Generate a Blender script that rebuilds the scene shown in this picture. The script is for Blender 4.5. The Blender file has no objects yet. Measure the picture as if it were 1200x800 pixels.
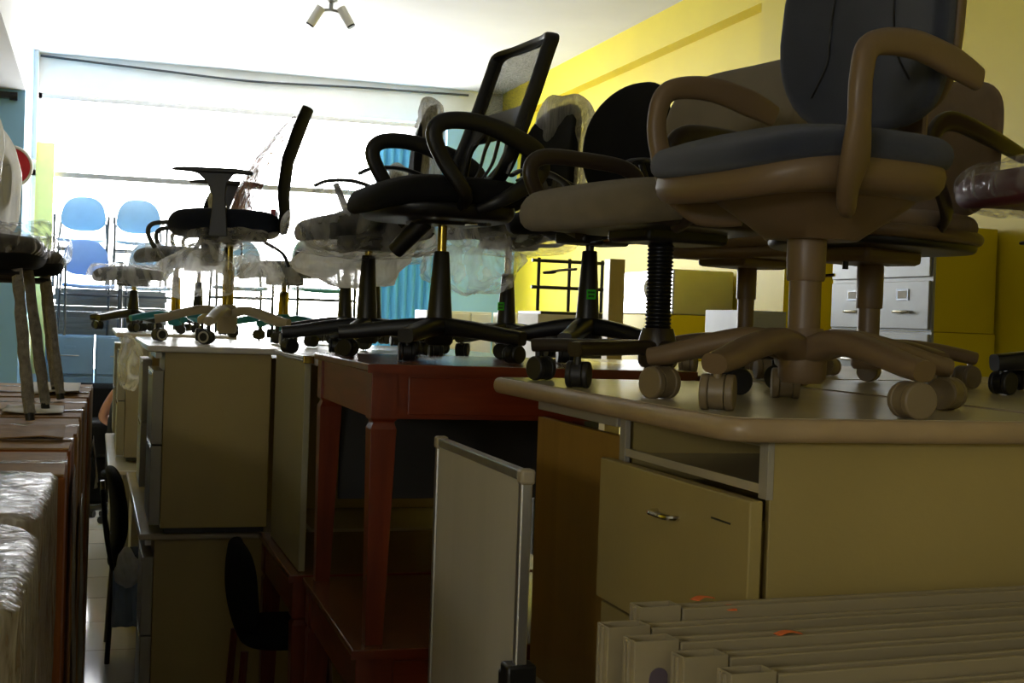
import bpy, bmesh, math, random
from math import sin, cos, pi, radians
from mathutils import Vector, Matrix, noise

sc = bpy.context.scene
COL = sc.collection
random.seed(7)

# ------------------------------------------------------------------ camera
F = 1550.0
TH = math.atan(490 / 1550)
PITCH = math.atan(23 / 1550)
ROLL = radians(2.0)
H0 = 1.64
_f = Vector((sin(TH), cos(TH), 0)); _R = Vector((cos(TH), -sin(TH), 0)); _U = Vector((0, 0, 1))
FW = cos(PITCH) * _f - sin(PITCH) * _U
_up = sin(PITCH) * _f + cos(PITCH) * _U
RC = cos(ROLL) * _R + sin(ROLL) * _up
UC = -sin(ROLL) * _R + cos(ROLL) * _up

def at(u, v, d):
    """point seen at (u, v) of the 1200x800 photo at distance d along the view axis"""
    return Vector((0, 0, H0)) + d * (FW + ((u - 600) / F) * RC + ((400 - v) / F) * UC)

def heading(deg):
    """turn a heading measured from the view's right-hand side into a z rotation (local +Y = forward)"""
    fx, fz = cos(radians(deg)), sin(radians(deg))
    wx = fx * cos(TH) + fz * sin(TH); wy = -fx * sin(TH) + fz * cos(TH)
    return math.atan2(-wx, wy)

cam_d = bpy.data.cameras.new('camera'); cam = bpy.data.objects.new('camera', cam_d); COL.objects.link(cam)
cam_d.sensor_width = 36; cam_d.lens = 36 * F / 1200; cam_d.clip_start = 0.05; cam_d.clip_end = 200
cam.matrix_world = Matrix(((RC.x, UC.x, -FW.x, 0), (RC.y, UC.y, -FW.y, 0), (RC.z, UC.z, -FW.z, H0), (0, 0, 0, 1)))
sc.camera = cam

# ------------------------------------------------------------------ materials
def lin(h):
    h = h.lstrip('#'); out = []
    for i in (0, 2, 4):
        c = int(h[i:i + 2], 16) / 255
        out.append(c / 12.92 if c <= .04045 else ((c + .055) / 1.055) ** 2.4)
    return tuple(out) + (1,)

def mat(name, col, rough=.5, metal=0, var=.12, scale=8, bump=0, bscale=60, spec=.5, stretch=None, sheen=0, coat=0):
    m = bpy.data.materials.new(name); m.use_nodes = True
    nt = m.node_tree; b = nt.nodes['Principled BSDF']
    b.inputs['Roughness'].default_value = rough; b.inputs['Metallic'].default_value = metal
    b.inputs['Specular IOR Level'].default_value = spec
    if sheen: b.inputs['Sheen Weight'].default_value = sheen
    if coat: b.inputs['Coat Weight'].default_value = coat; b.inputs['Coat Roughness'].default_value = .12
    tc = nt.nodes.new('ShaderNodeTexCoord'); mp = nt.nodes.new('ShaderNodeMapping')
    nt.links.new(tc.outputs['Object'], mp.inputs[0])
    if stretch: mp.inputs['Scale'].default_value = stretch
    n = nt.nodes.new('ShaderNodeTexNoise'); n.inputs['Scale'].default_value = scale; n.inputs['Detail'].default_value = 6
    nt.links.new(mp.outputs[0], n.inputs['Vector'])
    r = nt.nodes.new('ShaderNodeValToRGB'); c = lin(col) if isinstance(col, str) else col
    r.color_ramp.elements[0].position = .3; r.color_ramp.elements[1].position = .7
    r.color_ramp.elements[0].color = tuple(x * (1 - var) for x in c[:3]) + (1,)
    r.color_ramp.elements[1].color = tuple(min(1, x * (1 + var)) for x in c[:3]) + (1,)
    nt.links.new(n.outputs['Fac'], r.inputs[0]); nt.links.new(r.outputs[0], b.inputs['Base Color'])
    if bump:
        n2 = nt.nodes.new('ShaderNodeTexNoise'); n2.inputs['Scale'].default_value = bscale
        nt.links.new(mp.outputs[0], n2.inputs['Vector'])
        bp = nt.nodes.new('ShaderNodeBump'); bp.inputs['Strength'].default_value = bump; bp.inputs['Distance'].default_value = .01
        nt.links.new(n2.outputs['Fac'], bp.inputs['Height']); nt.links.new(bp.outputs[0], b.inputs['Normal'])
    return m

def film(name, col, clear=.5, rough=.2, scale=14, stretch=(1, 1, 1), translucent=.5):
    m = bpy.data.materials.new(name); m.use_nodes = True; nt = m.node_tree; nt.nodes.clear()
    out = nt.nodes.new('ShaderNodeOutputMaterial')
    tr = nt.nodes.new('ShaderNodeBsdfTransparent')
    pb = nt.nodes.new('ShaderNodeBsdfPrincipled'); c = lin(col)
    pb.inputs['Base Color'].default_value = c; pb.inputs['Roughness'].default_value = rough
    pb.inputs['Specular IOR Level'].default_value = .9
    tl = nt.nodes.new('ShaderNodeBsdfTranslucent'); tl.inputs['Color'].default_value = c
    mx = nt.nodes.new('ShaderNodeMixShader'); mx.inputs[0].default_value = translucent
    nt.links.new(pb.outputs[0], mx.inputs[1]); nt.links.new(tl.outputs[0], mx.inputs[2])
    tc = nt.nodes.new('ShaderNodeTexCoord'); mp = nt.nodes.new('ShaderNodeMapping'); mp.inputs['Scale'].default_value = stretch
    nt.links.new(tc.outputs['Object'], mp.inputs[0])
    n = nt.nodes.new('ShaderNodeTexNoise'); n.inputs['Scale'].default_value = scale; n.inputs['Detail'].default_value = 5; n.inputs['Distortion'].default_value = 1.2
    nt.links.new(mp.outputs[0], n.inputs['Vector'])
    r = nt.nodes.new('ShaderNodeMapRange'); r.inputs['From Min'].default_value = .35; r.inputs['From Max'].default_value = .65
    r.inputs['To Min'].default_value = max(0, 1 - clear - .25); r.inputs['To Max'].default_value = min(1, 1 - clear + .25)
    nt.links.new(n.outputs['Fac'], r.inputs['Value'])
    bp = nt.nodes.new('ShaderNodeBump'); bp.inputs['Strength'].default_value = .9; bp.inputs['Distance'].default_value = .02
    nt.links.new(n.outputs['Fac'], bp.inputs['Height'])
    nt.links.new(bp.outputs[0], pb.inputs['Normal'])
    m2 = nt.nodes.new('ShaderNodeMixShader')
    nt.links.new(r.outputs[0], m2.inputs[0]); nt.links.new(tr.outputs[0], m2.inputs[1]); nt.links.new(mx.outputs[0], m2.inputs[2])
    nt.links.new(m2.outputs[0], out.inputs['Surface'])
    return m

def mesh_cloth(name, col, opac=.55):
    m = bpy.data.materials.new(name); m.use_nodes = True; nt = m.node_tree; b = nt.nodes['Principled BSDF']
    b.inputs['Base Color'].default_value = lin(col); b.inputs['Roughness'].default_value = .6
    tc = nt.nodes.new('ShaderNodeTexCoord')
    w = nt.nodes.new('ShaderNodeTexVoronoi'); w.inputs['Scale'].default_value = 650
    nt.links.new(tc.outputs['Object'], w.inputs['Vector'])
    r = nt.nodes.new('ShaderNodeMapRange'); r.inputs['From Min'].default_value = .2; r.inputs['From Max'].default_value = .6
    r.inputs['To Min'].default_value = opac - .3; r.inputs['To Max'].default_value = opac + .3
    nt.links.new(w.outputs['Distance'], r.inputs['Value']); nt.links.new(r.outputs[0], b.inputs['Alpha'])
    return m

def wood(name, c1, c2, rough=.35, axis='X', scale=3, spec=.5, coat=0):
    m = bpy.data.materials.new(name); m.use_nodes = True; nt = m.node_tree; b = nt.nodes['Principled BSDF']
    b.inputs['Roughness'].default_value = rough; b.inputs['Specular IOR Level'].default_value = spec
    if coat: b.inputs['Coat Weight'].default_value = coat; b.inputs['Coat Roughness'].default_value = .15
    tc = nt.nodes.new('ShaderNodeTexCoord'); mp = nt.nodes.new('ShaderNodeMapping')
    s = {'X': (1, 9, 9), 'Y': (9, 1, 9), 'Z': (9, 9, 1)}[axis]; mp.inputs['Scale'].default_value = s
    nt.links.new(tc.outputs['Object'], mp.inputs[0])
    n = nt.nodes.new('ShaderNodeTexNoise'); n.inputs['Scale'].default_value = scale; n.inputs['Detail'].default_value = 8; n.inputs['Distortion'].default_value = .6
    nt.links.new(mp.outputs[0], n.inputs['Vector'])
    r = nt.nodes.new('ShaderNodeValToRGB'); r.color_ramp.elements[0].color = lin(c1); r.color_ramp.elements[1].color = lin(c2)
    r.color_ramp.elements[0].position = .3; r.color_ramp.elements[1].position = .7
    nt.links.new(n.outputs['Fac'], r.inputs[0]); nt.links.new(r.outputs[0], b.inputs['Base Color'])
    return m

def tiles(name):
    m = bpy.data.materials.new(name); m.use_nodes = True; nt = m.node_tree; b = nt.nodes['Principled BSDF']
    b.inputs['Roughness'].default_value = .09
    tc = nt.nodes.new('ShaderNodeTexCoord'); br = nt.nodes.new('ShaderNodeTexBrick')
    br.offset = 0; br.inputs['Scale'].default_value = 1; br.inputs['Brick Width'].default_value = .6; br.inputs['Row Height'].default_value = .6
    br.inputs['Mortar Size'].default_value = .004
    br.inputs['Color1'].default_value = lin('#c9c3b6'); br.inputs['Color2'].default_value = lin('#bfb9ad'); br.inputs['Mortar'].default_value = lin('#6d675d')
    nt.links.new(tc.outputs['Object'], br.inputs['Vector']); nt.links.new(br.outputs['Color'], b.inputs['Base Color'])
    return m

def emis(name, col, s):
    m = bpy.data.materials.new(name); m.use_nodes = True; nt = m.node_tree; b = nt.nodes['Principled BSDF']
    b.inputs['Emission Color'].default_value = lin(col); b.inputs['Emission Strength'].default_value = s
    return m

M = {}
M['wall_white'] = mat('white_paint', '#dcdcd8', .8, var=.04, scale=3)
M['ceiling'] = mat('ceiling_paint', '#cfd0d3', .85, var=.06, scale=1.2)
M['yellow'] = mat('yellow_paint', '#d4c010', .55, var=.05, scale=1.5)
M['yellow_pale'] = mat('pale_yellow_paint', '#f2e68a', .6, var=.04)
M['blue_wall'] = mat('blue_paint', '#8abbe0', .6, var=.05, scale=2)
M['floor'] = tiles('floor_tiles')
M['cream'] = mat('cream_steel', '#a8955a', .38, var=.07, scale=2.5, bump=.04, bscale=90)
M['cream_top'] = mat('cream_laminate', '#b9ad90', .22, var=.07, scale=3, spec=.6)
M['cream_edge'] = mat('cream_moulding', '#a8906a', .35, var=.12, scale=7)
M['putty'] = mat('putty_steel', '#a19a88', .4, var=.06, scale=2.5)
M['grey_steel'] = mat('grey_steel', '#9a9c98', .4, metal=.2, var=.05)
M['white_top'] = mat('white_laminate', '#cfcabf', .18, var=.05, scale=3, spec=.6)
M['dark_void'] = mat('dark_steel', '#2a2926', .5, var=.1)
M['red_wood'] = wood('red_mahogany', '#602008', '#7a300f', .28, 'X', coat=.3)
M['red_wood_z'] = wood('red_mahogany_upright', '#602008', '#7a300f', .3, 'Z', coat=.3)
M['red_wood_y'] = wood('red_mahogany_side', '#6a2410', '#84341a', .32, 'Y', coat=.3)
M['maroon'] = mat('maroon_edge', '#5c1d14', .35, var=.15, scale=10)
M['brown_top'] = wood('brown_tabletop', '#6b3a1e', '#82502c', .25, 'X', coat=.3)
M['ochre'] = wood('ochre_plywood', '#94702c', '#a37d35', .45, 'Z', 1.5)
M['taupe'] = mat('taupe_plastic', '#715c41', .42, var=.04, scale=4)
M['taupe_fab'] = mat('taupe_fabric', '#7a6e56', .9, var=.08, scale=20, bump=.5, bscale=900, sheen=.2, spec=.15)
M['tan_fab'] = mat('tan_fabric', '#8f7a62', .9, var=.1, scale=20, bump=.5, bscale=900, sheen=.2, spec=.15)
M['navy'] = mat('charcoal_navy_fabric', '#343843', .95, var=.12, scale=16, bump=.5, bscale=1000, sheen=.25, spec=.12)
M['navy_seat'] = mat('navy_fabric', '#20242f', .9, var=.12, scale=16, bump=.4, bscale=900, spec=.15)
M['black_fab'] = mat('black_fabric', '#141414', .85, var=.15, scale=16, bump=.4, bscale=900, spec=.2)
M['black'] = mat('black_plastic', '#121212', .4, var=.1, scale=10)
M['dark_brown'] = mat('dark_brown_plastic', '#2e241b', .35, var=.1, scale=10)
M['grey_plastic'] = mat('grey_plastic', '#3c3f42', .35, var=.05)
M['beige_base'] = mat('beige_plastic', '#a99c80', .4, var=.04)
M['chrome'] = mat('chrome', '#d8d4c4', .12, metal=1, var=.02)
M['gold'] = mat('greased_steel', '#a08c3c', .2, metal=1, var=.05)
M['alu'] = mat('aluminium', '#c8c8c6', .3, metal=.9, var=.05, scale=30)
M['board_white'] = mat('whiteboard_skin', '#c6bfac', .22, var=.06, scale=2, stretch=(1, 3, .4))
M['board_green'] = mat('pale_board', '#a09a7c', .4, var=.05, scale=2)
M['teal'] = mat('teal_plastic', '#1f7f8c', .35, var=.05)
M['teal_seat'] = mat('teal_shell', '#4f9a94', .4, var=.05)
M['blue_shell'] = mat('blue_shell', '#86a9c4', .35, var=.05)
M['blue_fab'] = mat('blue_fabric_back', '#7b9cd0', .7, var=.05)
M['blue_steel'] = mat('blue_steel', '#7193b0', .4, var=.04)
M['steel'] = mat('stainless', '#b4b5b8', .25, metal=.5, var=.04)
M['card'] = wood('cardboard', '#8d6a3c', '#a47c48', .8, 'Z', 2)
M['card_orange'] = wood('orange_cardboard', '#8a4a12', '#a05c1c', .7, 'Z', 2)
M['card_grey'] = mat('grey_board', '#6f6a60', .6, var=.25, scale=3, stretch=(1, 1, 12))
M['paper'] = mat('paper', '#cfcac0', .8, var=.08, scale=6)
M['bag'] = film('clear_film', '#ffffff', .76, .14, 7, (1, 1, .5), .9)
M['bag_grey'] = film('cloudy_film', '#eeece8', .70, .2, 8, (1, 1, .5), .75)
M['wrap'] = film('stretch_wrap', '#c9c2b6', .35, .12, 22, (1, 1, .35), .15)
M['wrap_thin'] = film('thin_stretch_wrap', '#cfcac2', .72, .1, 22, (1, 1, .3), .1)
M['bubble'] = mat('bubble_wrap', '#6f6558', .25, var=.4, scale=60, bump=1, bscale=150)
M['foam'] = mat('foam_leg_cover', '#8c867c', .6, var=.3, scale=50, bump=.8, bscale=200)
M['white_bag'] = film('white_wrap', '#ffffff', .12, .2, 10, (1, 1, .3), .85)
M['grey_wrap'] = film('grey_wrap', '#cfccc0', .3, .22, 18, (6, 6, .4), .7)
M['maroon_fab'] = mat('maroon_fabric', '#5a2226', .6, var=.1, scale=12)
M['red'] = mat('red_plastic', '#b01020', .4, var=.05)
M['green'] = mat('green_sticker', '#2fc21c', .6, var=.05)
M['green_dark'] = mat('sticker_print', '#0f5a12', .6)
M['orange'] = mat('orange_tape', '#f27a3a', .6, var=.05)
M['matte_black'] = mat('matte_black', '#16150f', .85, var=.05, spec=.1)
M['pink_film'] = film('pinkish_film', '#9a6456', .12, .2, 16, (3, 3, .7), .12)
M['drawer_grey'] = mat('grey_drawer_steel', '#9d9a8c', .4, var=.05)
M['mesh'] = mesh_cloth('black_mesh', '#17171a', .62)
M['skin'] = mat('skin', '#c8947c', .5, var=.05)
M['shirt'] = mat('dark_shirt', '#202126', .9, var=.1)
M['hair'] = mat('dark_hair', '#14100e', .6, var=.2)
M['plank'] = mat('cream_profile', '#988b6c', .42, var=.08, scale=4, stretch=(.4, 5, 5))
M['plank_in'] = mat('profile_slot', '#5c5058', .5, var=.1)
M['pale_blue'] = mat('pale_blue_cloth', '#a9bfd8', .7, var=.05)
M['wheel_grey'] = mat('castor_rim', '#c2bda8', .4, var=.04)
M['rubber'] = mat('rubber', '#1c1b1a', .5, var=.1)
M['tan_wheel'] = mat('tan_castor', '#7a6a4e', .45, var=.05)
M['curtain'] = mat('blue_curtain', '#4f9dc4', .7, var=.15, scale=5, stretch=(9, 1, .3))
M['ink'] = mat('black_print', '#17110c', .7)

# ------------------------------------------------------------------ mesh builder
class MB:
    def __init__(s): s.v = []; s.f = []
    def add(s, vs, fs, T=None):
        o = len(s.v)
        s.v += [tuple(T @ Vector(p)) if T is not None else tuple(p) for p in vs]
        s.f += [tuple(i + o for i in f) for f in fs]
    def box(s, x0, x1, y0, y1, z0, z1, T=None):
        v = [(x, y, z) for z in (z0, z1) for y in (y0, y1) for x in (x0, x1)]
        s.add(v, [(0, 2, 3, 1), (4, 5, 7, 6), (0, 1, 5, 4), (2, 6, 7, 3), (0, 4, 6, 2), (1, 3, 7, 5)], T); return s
    def rings(s, R, closed_ends=True, T=None, loop=False):
        n = len(R[0]); vs = [p for r in R for p in r]; fs = []
        m = len(R)
        for i in range(m if loop else m - 1):
            a = i * n; b = ((i + 1) % m) * n
            for j in range(n):
                k = (j + 1) % n; fs.append((a + j, a + k, b + k, b + j))
        if closed_ends and not loop:
            fs.append(tuple(range(n))[::-1]); fs.append(tuple(range((m - 1) * n, m * n)))
        s.add(vs, fs, T); return s
    def cyl(s, p0, p1, r0, r1=None, n=20, T=None):
        r1 = r0 if r1 is None else r1
        p0, p1 = Vector(p0), Vector(p1); d = (p1 - p0).normalized()
        a = d.orthogonal().normalized(); b = d.cross(a)
        R = [[p + r * (cos(2 * pi * i / n) * a + sin(2 * pi * i / n) * b) for i in range(n)] for p, r in ((p0, r0), (p1, r1))]
        return s.rings(R, True, T)
    def sweep(s, pts, rx, ry=None, up=(0, 0, 1), n=12, sub=5, T=None, exp=2.0, loop=False):
        """sweep a superellipse section (rx across, ry along 'up') along a smooth curve"""
        P = [Vector(p) for p in pts]; k = len(P)
        rx = rx if isinstance(rx, (list, tuple)) else [rx] * k
        ry = rx if ry is None else (ry if isinstance(ry, (list, tuple)) else [ry] * k)
        Q = []; A = []; B = []
        seg = k if loop else k - 1
        for i in range(seg):
            if loop: p0, p1, p2, p3 = P[i - 1], P[i], P[(i + 1) % k], P[(i + 2) % k]
            else: p0, p1, p2, p3 = P[max(i - 1, 0)], P[i], P[i + 1], P[min(i + 2, k - 1)]
            for j in range(sub):
                t = j / sub
                Q.append(.5 * ((2 * p1) + (p2 - p0) * t + (2 * p0 - 5 * p1 + 4 * p2 - p3) * t * t + (3 * p1 - p0 - 3 * p2 + p3) * t ** 3))
                A.append(rx[i] + (rx[(i + 1) % k] - rx[i]) * t); B.append(ry[i] + (ry[(i + 1) % k] - ry[i]) * t)
        if not loop: Q.append(P[-1]); A.append(rx[-1]); B.append(ry[-1])
        R = []; U = Vector(up); m = len(Q)
        for i, q in enumerate(Q):
            if loop: d = Q[(i + 1) % m] - Q[i - 1]
            else: d = Q[min(i + 1, m - 1)] - Q[max(i - 1, 0)]
            d.normalize(); a = d.cross(U)
            if a.length < 1e-3: a = d.orthogonal()
            a.normalize(); b = a.cross(d).normalized()
            ring = []
            for j in range(n):
                c, t = cos(2 * pi * j / n), sin(2 * pi * j / n)
                cc = math.copysign(abs(c) ** (2 / exp), c); tt = math.copysign(abs(t) ** (2 / exp), t)
                ring.append(q + a * (A[i] * cc) + b * (B[i] * tt))
            R.append(ring)
        return s.rings(R, True, T, loop)
    def lathe(s, prof, n=24, c=(0, 0), T=None):
        R = [[(c[0] + r * cos(2 * pi * i / n), c[1] + r * sin(2 * pi * i / n), z) for i in range(n)] for r, z in prof]
        return s.rings(R, True, T)
    def pad(s, outl, t, edge, fn, T=None, steps=4, crown=0, crown_b=0):
        """rounded cushion: outline (a,b), thickness t (h from 0 to t), edge radius; fn(a,b,h) -> xyz"""
        Rm = sum(math.hypot(*p) for p in outl) / len(outl)
        L = []
        sc_in = (.15, .4, .65, .85)
        e = min(edge, t / 2)
        for q in sc_in: L.append((q * (1 - e / Rm), 0 - crown_b * (1 - q * q)))
        for i in range(steps + 1):
            a = pi / 2 * i / steps; L.append((1 - e / Rm * (1 - sin(a)), e * (1 - cos(a))))
        for i in range(steps + 1):
            a = pi / 2 * i / steps; L.append((1 - e / Rm * (1 - cos(a)), t - e * (1 - sin(a))))
        for q in sc_in[::-1]: L.append((q * (1 - e / Rm), t + crown * (1 - q * q)))
        R = [[fn(a * k, b * k, h) for a, b in outl] for k, h in L]
        return s.rings(R, True, T)
    def build(s, name, m, parent=None, smooth=True, bevel=0, seg=2, angle=40):
        me = bpy.data.meshes.new(name); me.from_pydata([tuple(p) for p in s.v], [], s.f); me.validate()
        bm = bmesh.new(); bm.from_mesh(me); bmesh.ops.recalc_face_normals(bm, faces=bm.faces)
        if smooth:
            for f in bm.faces: f.smooth = True
            for ed in bm.edges:
                if len(ed.link_faces) == 2 and ed.calc_face_angle(0) > radians(angle): ed.smooth = False
        bm.to_mesh(me); bm.free()
        o = bpy.data.objects.new(name, me); COL.objects.link(o)
        me.materials.append(M[m] if isinstance(m, str) else m)
        if parent is not None: o.parent = parent
        if bevel:
            b = o.modifiers.new('bevel', 'BEVEL'); b.width = bevel; b.segments = seg; b.limit_method = 'ANGLE'; b.harden_normals = False
        return o

def thing(name, label, cat, loc=(0, 0, 0), rz=0, group=None):
    o = bpy.data.objects.new(name, None); COL.objects.link(o); o.empty_display_size = .1
    o.location = loc; o.rotation_euler = (0, 0, rz); o['label'] = label; o['category'] = cat
    if group: o['group'] = group
    return o

def tag(o, label, cat, group=None):
    o['label'] = label; o['category'] = cat
    if group: o['group'] = group
    return o

def struct(name, mb, m, parent=None, bevel=0):
    o = mb.build(name, m, parent, smooth=False, bevel=bevel)
    if parent is None: o['kind'] = 'structure'
    return o

def box(x0, x1, y0, y1, z0, z1): return MB().box(x0, x1, y0, y1, z0, z1)

def selli(w, d, p=3.5, n=40, top=None, front=None):
    """superellipse outline; front = width factor at +b end, top = at -b end"""
    o = []
    for i in range(n):
        a = 2 * pi * i / n; c, s_ = cos(a), sin(a)
        x = math.copysign(abs(c) ** (2 / p), c) * w / 2; y = math.copysign(abs(s_) ** (2 / p), s_) * d / 2
        k = 1.0
        if front is not None or top is not None:
            t = y / d + .5; k = (top or 1) * (1 - t) + (front or 1) * t
        o.append((x * k, y))
    return o

def copy_tree(o, parent=None):
    c = o.copy(); COL.objects.link(c)
    if parent is not None: c.parent = parent
    for ch in o.children: copy_tree(ch, c)
    return c

# ================================================================== ROOM
CE = 4.0
struct('floor', box(-3, 4.3, -3.5, 13.4, -.1, 0), 'floor')
struct('ceiling', box(-3, 4.3, -3.5, 13.4, CE, CE + .12), 'ceiling')
mb = box(4.1, 4.3, -3.5, 13.4, 0, CE); struct('wall_right', mb, 'yellow')
mb = box(-3.2, -3, -3.5, -3.3, 0, CE).box(-3.2, -3, -1.3, 11.75, 0, CE).box(-3.2, -3, -3.3, -1.3, 0, 2.0).box(-3.2, -3, -3.3, -1.3, 2.53, CE); struct('wall_left', mb, 'yellow')  # slot behind the camera is added to let in fill light
mb = box(-3.2, 4.3, -3.7, -3.5, 0, CE); struct('wall_front', mb, 'wall_white')
mb = box(-3.0, -.60, 11.75, 13.4, 0, CE)
struct('wall_left_back', mb, 'blue_wall')
# back wall: header beam, side piers, sill wall; the opening between is glazed and blown out by daylight
mb = box(-.60, 4.1, 13.2, 13.4, 3.64, CE)
struct('wall_back', mb, 'wall_white')
struct('wall_back_sill', box(-.60, 4.1, 13.2, 13.4, 0, 1.0), 'wall_white')
struct('wall_back_pier', box(3.35, 4.1, 13.0, 13.4, 1.0, 3.64), 'blue_wall')
struct('trim_3', box(-.56, -.40, 13.12, 13.2, 1.0, 3.16), 'yellow_pale')
# windows in the back opening
fr = MB(); 
for x in (-.60, 3.27): fr.box(x, x + .07, 13.26, 13.32, 1.0, 3.64)
fr.box(-.60, 3.35, 13.26, 13.32, 2.86, 2.91); fr.box(-.6, 3.35, 13.26, 13.32, 1.0, 1.05); fr.box(-.6, 3.35, 13.26, 13.32, 3.59, 3.64)
win = struct('window_1', fr, 'alu'); 
gl = bpy.data.materials.new('window_glass'); gl.use_nodes = True; nt = gl.node_tree; nt.nodes.clear()
o_ = nt.nodes.new('ShaderNodeOutputMaterial'); t_ = nt.nodes.new('ShaderNodeBsdfTransparent'); g_ = nt.nodes.new('ShaderNodeBsdfGlossy'); g_.inputs['Roughness'].default_value = .02
x_ = nt.nodes.new('ShaderNodeMixShader'); x_.inputs[0].default_value = .05
nt.links.new(t_.outputs[0], x_.inputs[1]); nt.links.new(g_.outputs[0], x_.inputs[2]); nt.links.new(x_.outputs[0], o_.inputs[0])
box(-.58, 3.33, 13.285, 13.29, 1.02, 3.62).build('pane', gl, win, False)
# beams on the ceiling / walls
struct('trim_1', box(-1.9, -.60, 2.0, 11.75, 3.42, CE), 'ceiling')           # white dropped beam, left
struct('trim_2', box(3.98, 4.1, -3.5, 13.2, 3.72, CE), 'yellow')             # yellow beam, right wall
struct('trim_4', box(3.78, 4.1, 6.8, 7.2, 0, 3.72), 'yellow')               # pier on the right wall
struct('trim_5', box(-.66, -.56, 13.05, 13.2, 3.0, CE), 'wall_white')
# fine seam and cable on the ceiling
cb = MB().sweep([(-.55, 13.17, 3.97), (.4, 13.15, 3.93), (1.4, 13.16, 3.9), (2.4, 13.16, 3.93), (3.6, 13.16, 3.95)], .012, n=6)
tag(cb.build('ceiling_cable', 'grey_plastic'), 'thin dark cable sagging along the top of the back beam', 'cable')
# ceiling double spot
t = thing('track_spotlight', 'white twin-head spotlight hanging from the ceiling', 'ceiling light', (1.62, 9.9, CE))
MB().lathe([(.045, 0), (.05, -.012), (.03, -.02), (.016, -.03), (.016, -.085)][::-1]).build('mount', 'grey_steel', t)
MB().sweep([(-.085, .03, -.085), (0, 0, -.078), (.085, -.03, -.1)], .012, n=8).build('crossbar', 'grey_steel', t)
for s_ in (-1, 1):
    h = MB(); a = Vector((s_ * .07, -s_ * .02, -.06)); b = a + Vector((s_ * .075, -s_ * .025, -.13))
    h.cyl(a, b, .036, .034); hd = h.build('spot_head', 'wall_white', t)
    MB().cyl(b, b + (b - a).normalized() * .012, .034, .030).build('lens', 'black', hd)

# ================================================================== FURNITURE helpers
def slab(x0, x1, y0, y1, z0, z1, m, parent, name='desktop', bevel=.012):
    return box(x0, x1, y0, y1, z0, z1).build(name, m, parent, True, bevel, 3)

def bar_handle(parent, x, y0, y1, z, m='chrome'):
    """pull on a face that looks towards -x"""
    return MB().sweep([(x + .002, y0, z), (x - .022, y0 + .01, z), (x - .025, (y0 + y1) / 2, z), (x - .022, y1 - .01, z), (x + .002, y1, z)], .005, .005, n=8, sub=4).build('handle', m, parent)

# ---- cream desk at the right (upper storey)
t = thing('office_desk', 'cream steel desk with open tray slot above a large drawer, nearest the camera', 'desk', (0, 0, 0))
def rounded_slab(x0, x1, y0, y1, z0, z1, r=.045):
    pts = []
    for cx, cy, a0 in ((x1 - r, y1 - r, 0), (x0 + r, y1 - r, 90), (x0 + r, y0 + r, 180), (x1 - r, y0 + r, 270)):
        for k in range(7):
            a = radians(a0 + 15 * k); pts.append((cx + r * cos(a) - (x0 + x1) / 2, cy + r * sin(a) - (y0 + y1) / 2))
    return pts, ((x0 + x1) / 2, (y0 + y1) / 2)
def round_top(x0, x1, y0, y1, z0, z1, m, me_, parent, r=.045, name='desktop'):
    pts, c = rounded_slab(x0, x1, y0, y1, z0, z1, r)
    o = MB(); Rg = []
    e = (z1 - z0) / 2
    hw, hd = (x1 - x0) / 2, (y1 - y0) / 2
    for k in range(9):
        a = -pi / 2 + pi * k / 8
        ins = e * .55 * (1 - cos(a)); fx, fy = (hw - ins) / hw, (hd - ins) / hd
        Rg.append([(c[0] + p[0] * fx, c[1] + p[1] * fy, (z0 + z1) / 2 + e * sin(a)) for p in pts])
    o.rings(Rg); ob = o.build(name, me_, parent)
    ins = e * .9
    q = MB(); q.rings([[(c[0] + p[0] * (hw - ins) / hw, c[1] + p[1] * (hd - ins) / hd, zz) for p in pts] for zz in (z1 - .002, z1 + .0008)])
    q.build('laminate', m, ob)
    return ob
round_top(.955, 1.70, 1.87, 3.20, 1.462, 1.5, 'cream_top', 'cream_edge', t)
# pedestal carcass: side panel facing camera, frame around the open slot
c = MB()
c.box(1.055, 1.66, 1.918, 1.933, .76, 1.462)            # side facing the camera
c.box(1.055, 1.66, 2.535, 2.55, .76, 1.462)            # inner side
c.box(1.645, 1.66, 1.933, 2.535, .76, 1.462)           # back
c.box(1.055, 1.645, 1.933, 2.535, .76, .775)
c.build('pedestal', 'cream', t, False, .002)
fr = MB(); fr.box(1.048, 1.06, 1.916, 1.945, 1.365, 1.462); fr.box(1.048, 1.06, 2.52, 2.55, 1.355, 1.462); fr.box(1.048, 1.06, 1.945, 2.52, 1.450, 1.462)
fr.build('slot_frame', 'putty', t, False, .001)
MB().box(1.06, 1.62, 1.94, 2.53, 1.372, 1.378).box(1.05, 1.062, 1.94, 2.53, 1.372, 1.388).build('tray', 'cream_top', t, False, .001)
for (z0, z1, tilt) in ((1.078, 1.366, .012), (.78, 1.068, 0)):
    d = MB()
    d.box(1.022 - tilt, 1.046 - tilt, 1.90, 2.557, z0, z1).box(1.046 - tilt, 1.5, 1.95, 2.51, z0 + .03, z1 - .04)
    dd = d.build('drawer', 'cream', t, False, .003)
    bar_handle(dd, 1.022 - tilt, 2.165, 2.26, z1 - .068, 'chrome')
    MB().box(1.0205 - tilt, 1.0222 - tilt, 1.965, 2.035, z1 - .048, z1 - .045).build('label_slot', 'dark_void', dd, False)
MB().box(1.06, 1.6, 2.60, 3.12, 1.425, 1.462).build('centre_drawer', 'putty', t, False, .003)
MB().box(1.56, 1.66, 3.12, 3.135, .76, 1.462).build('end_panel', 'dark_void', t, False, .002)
MB().box(1.63, 1.65, 2.56, 3.12, .95, 1.462).build('back_panel', 'dark_void', t, False, .002)

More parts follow.
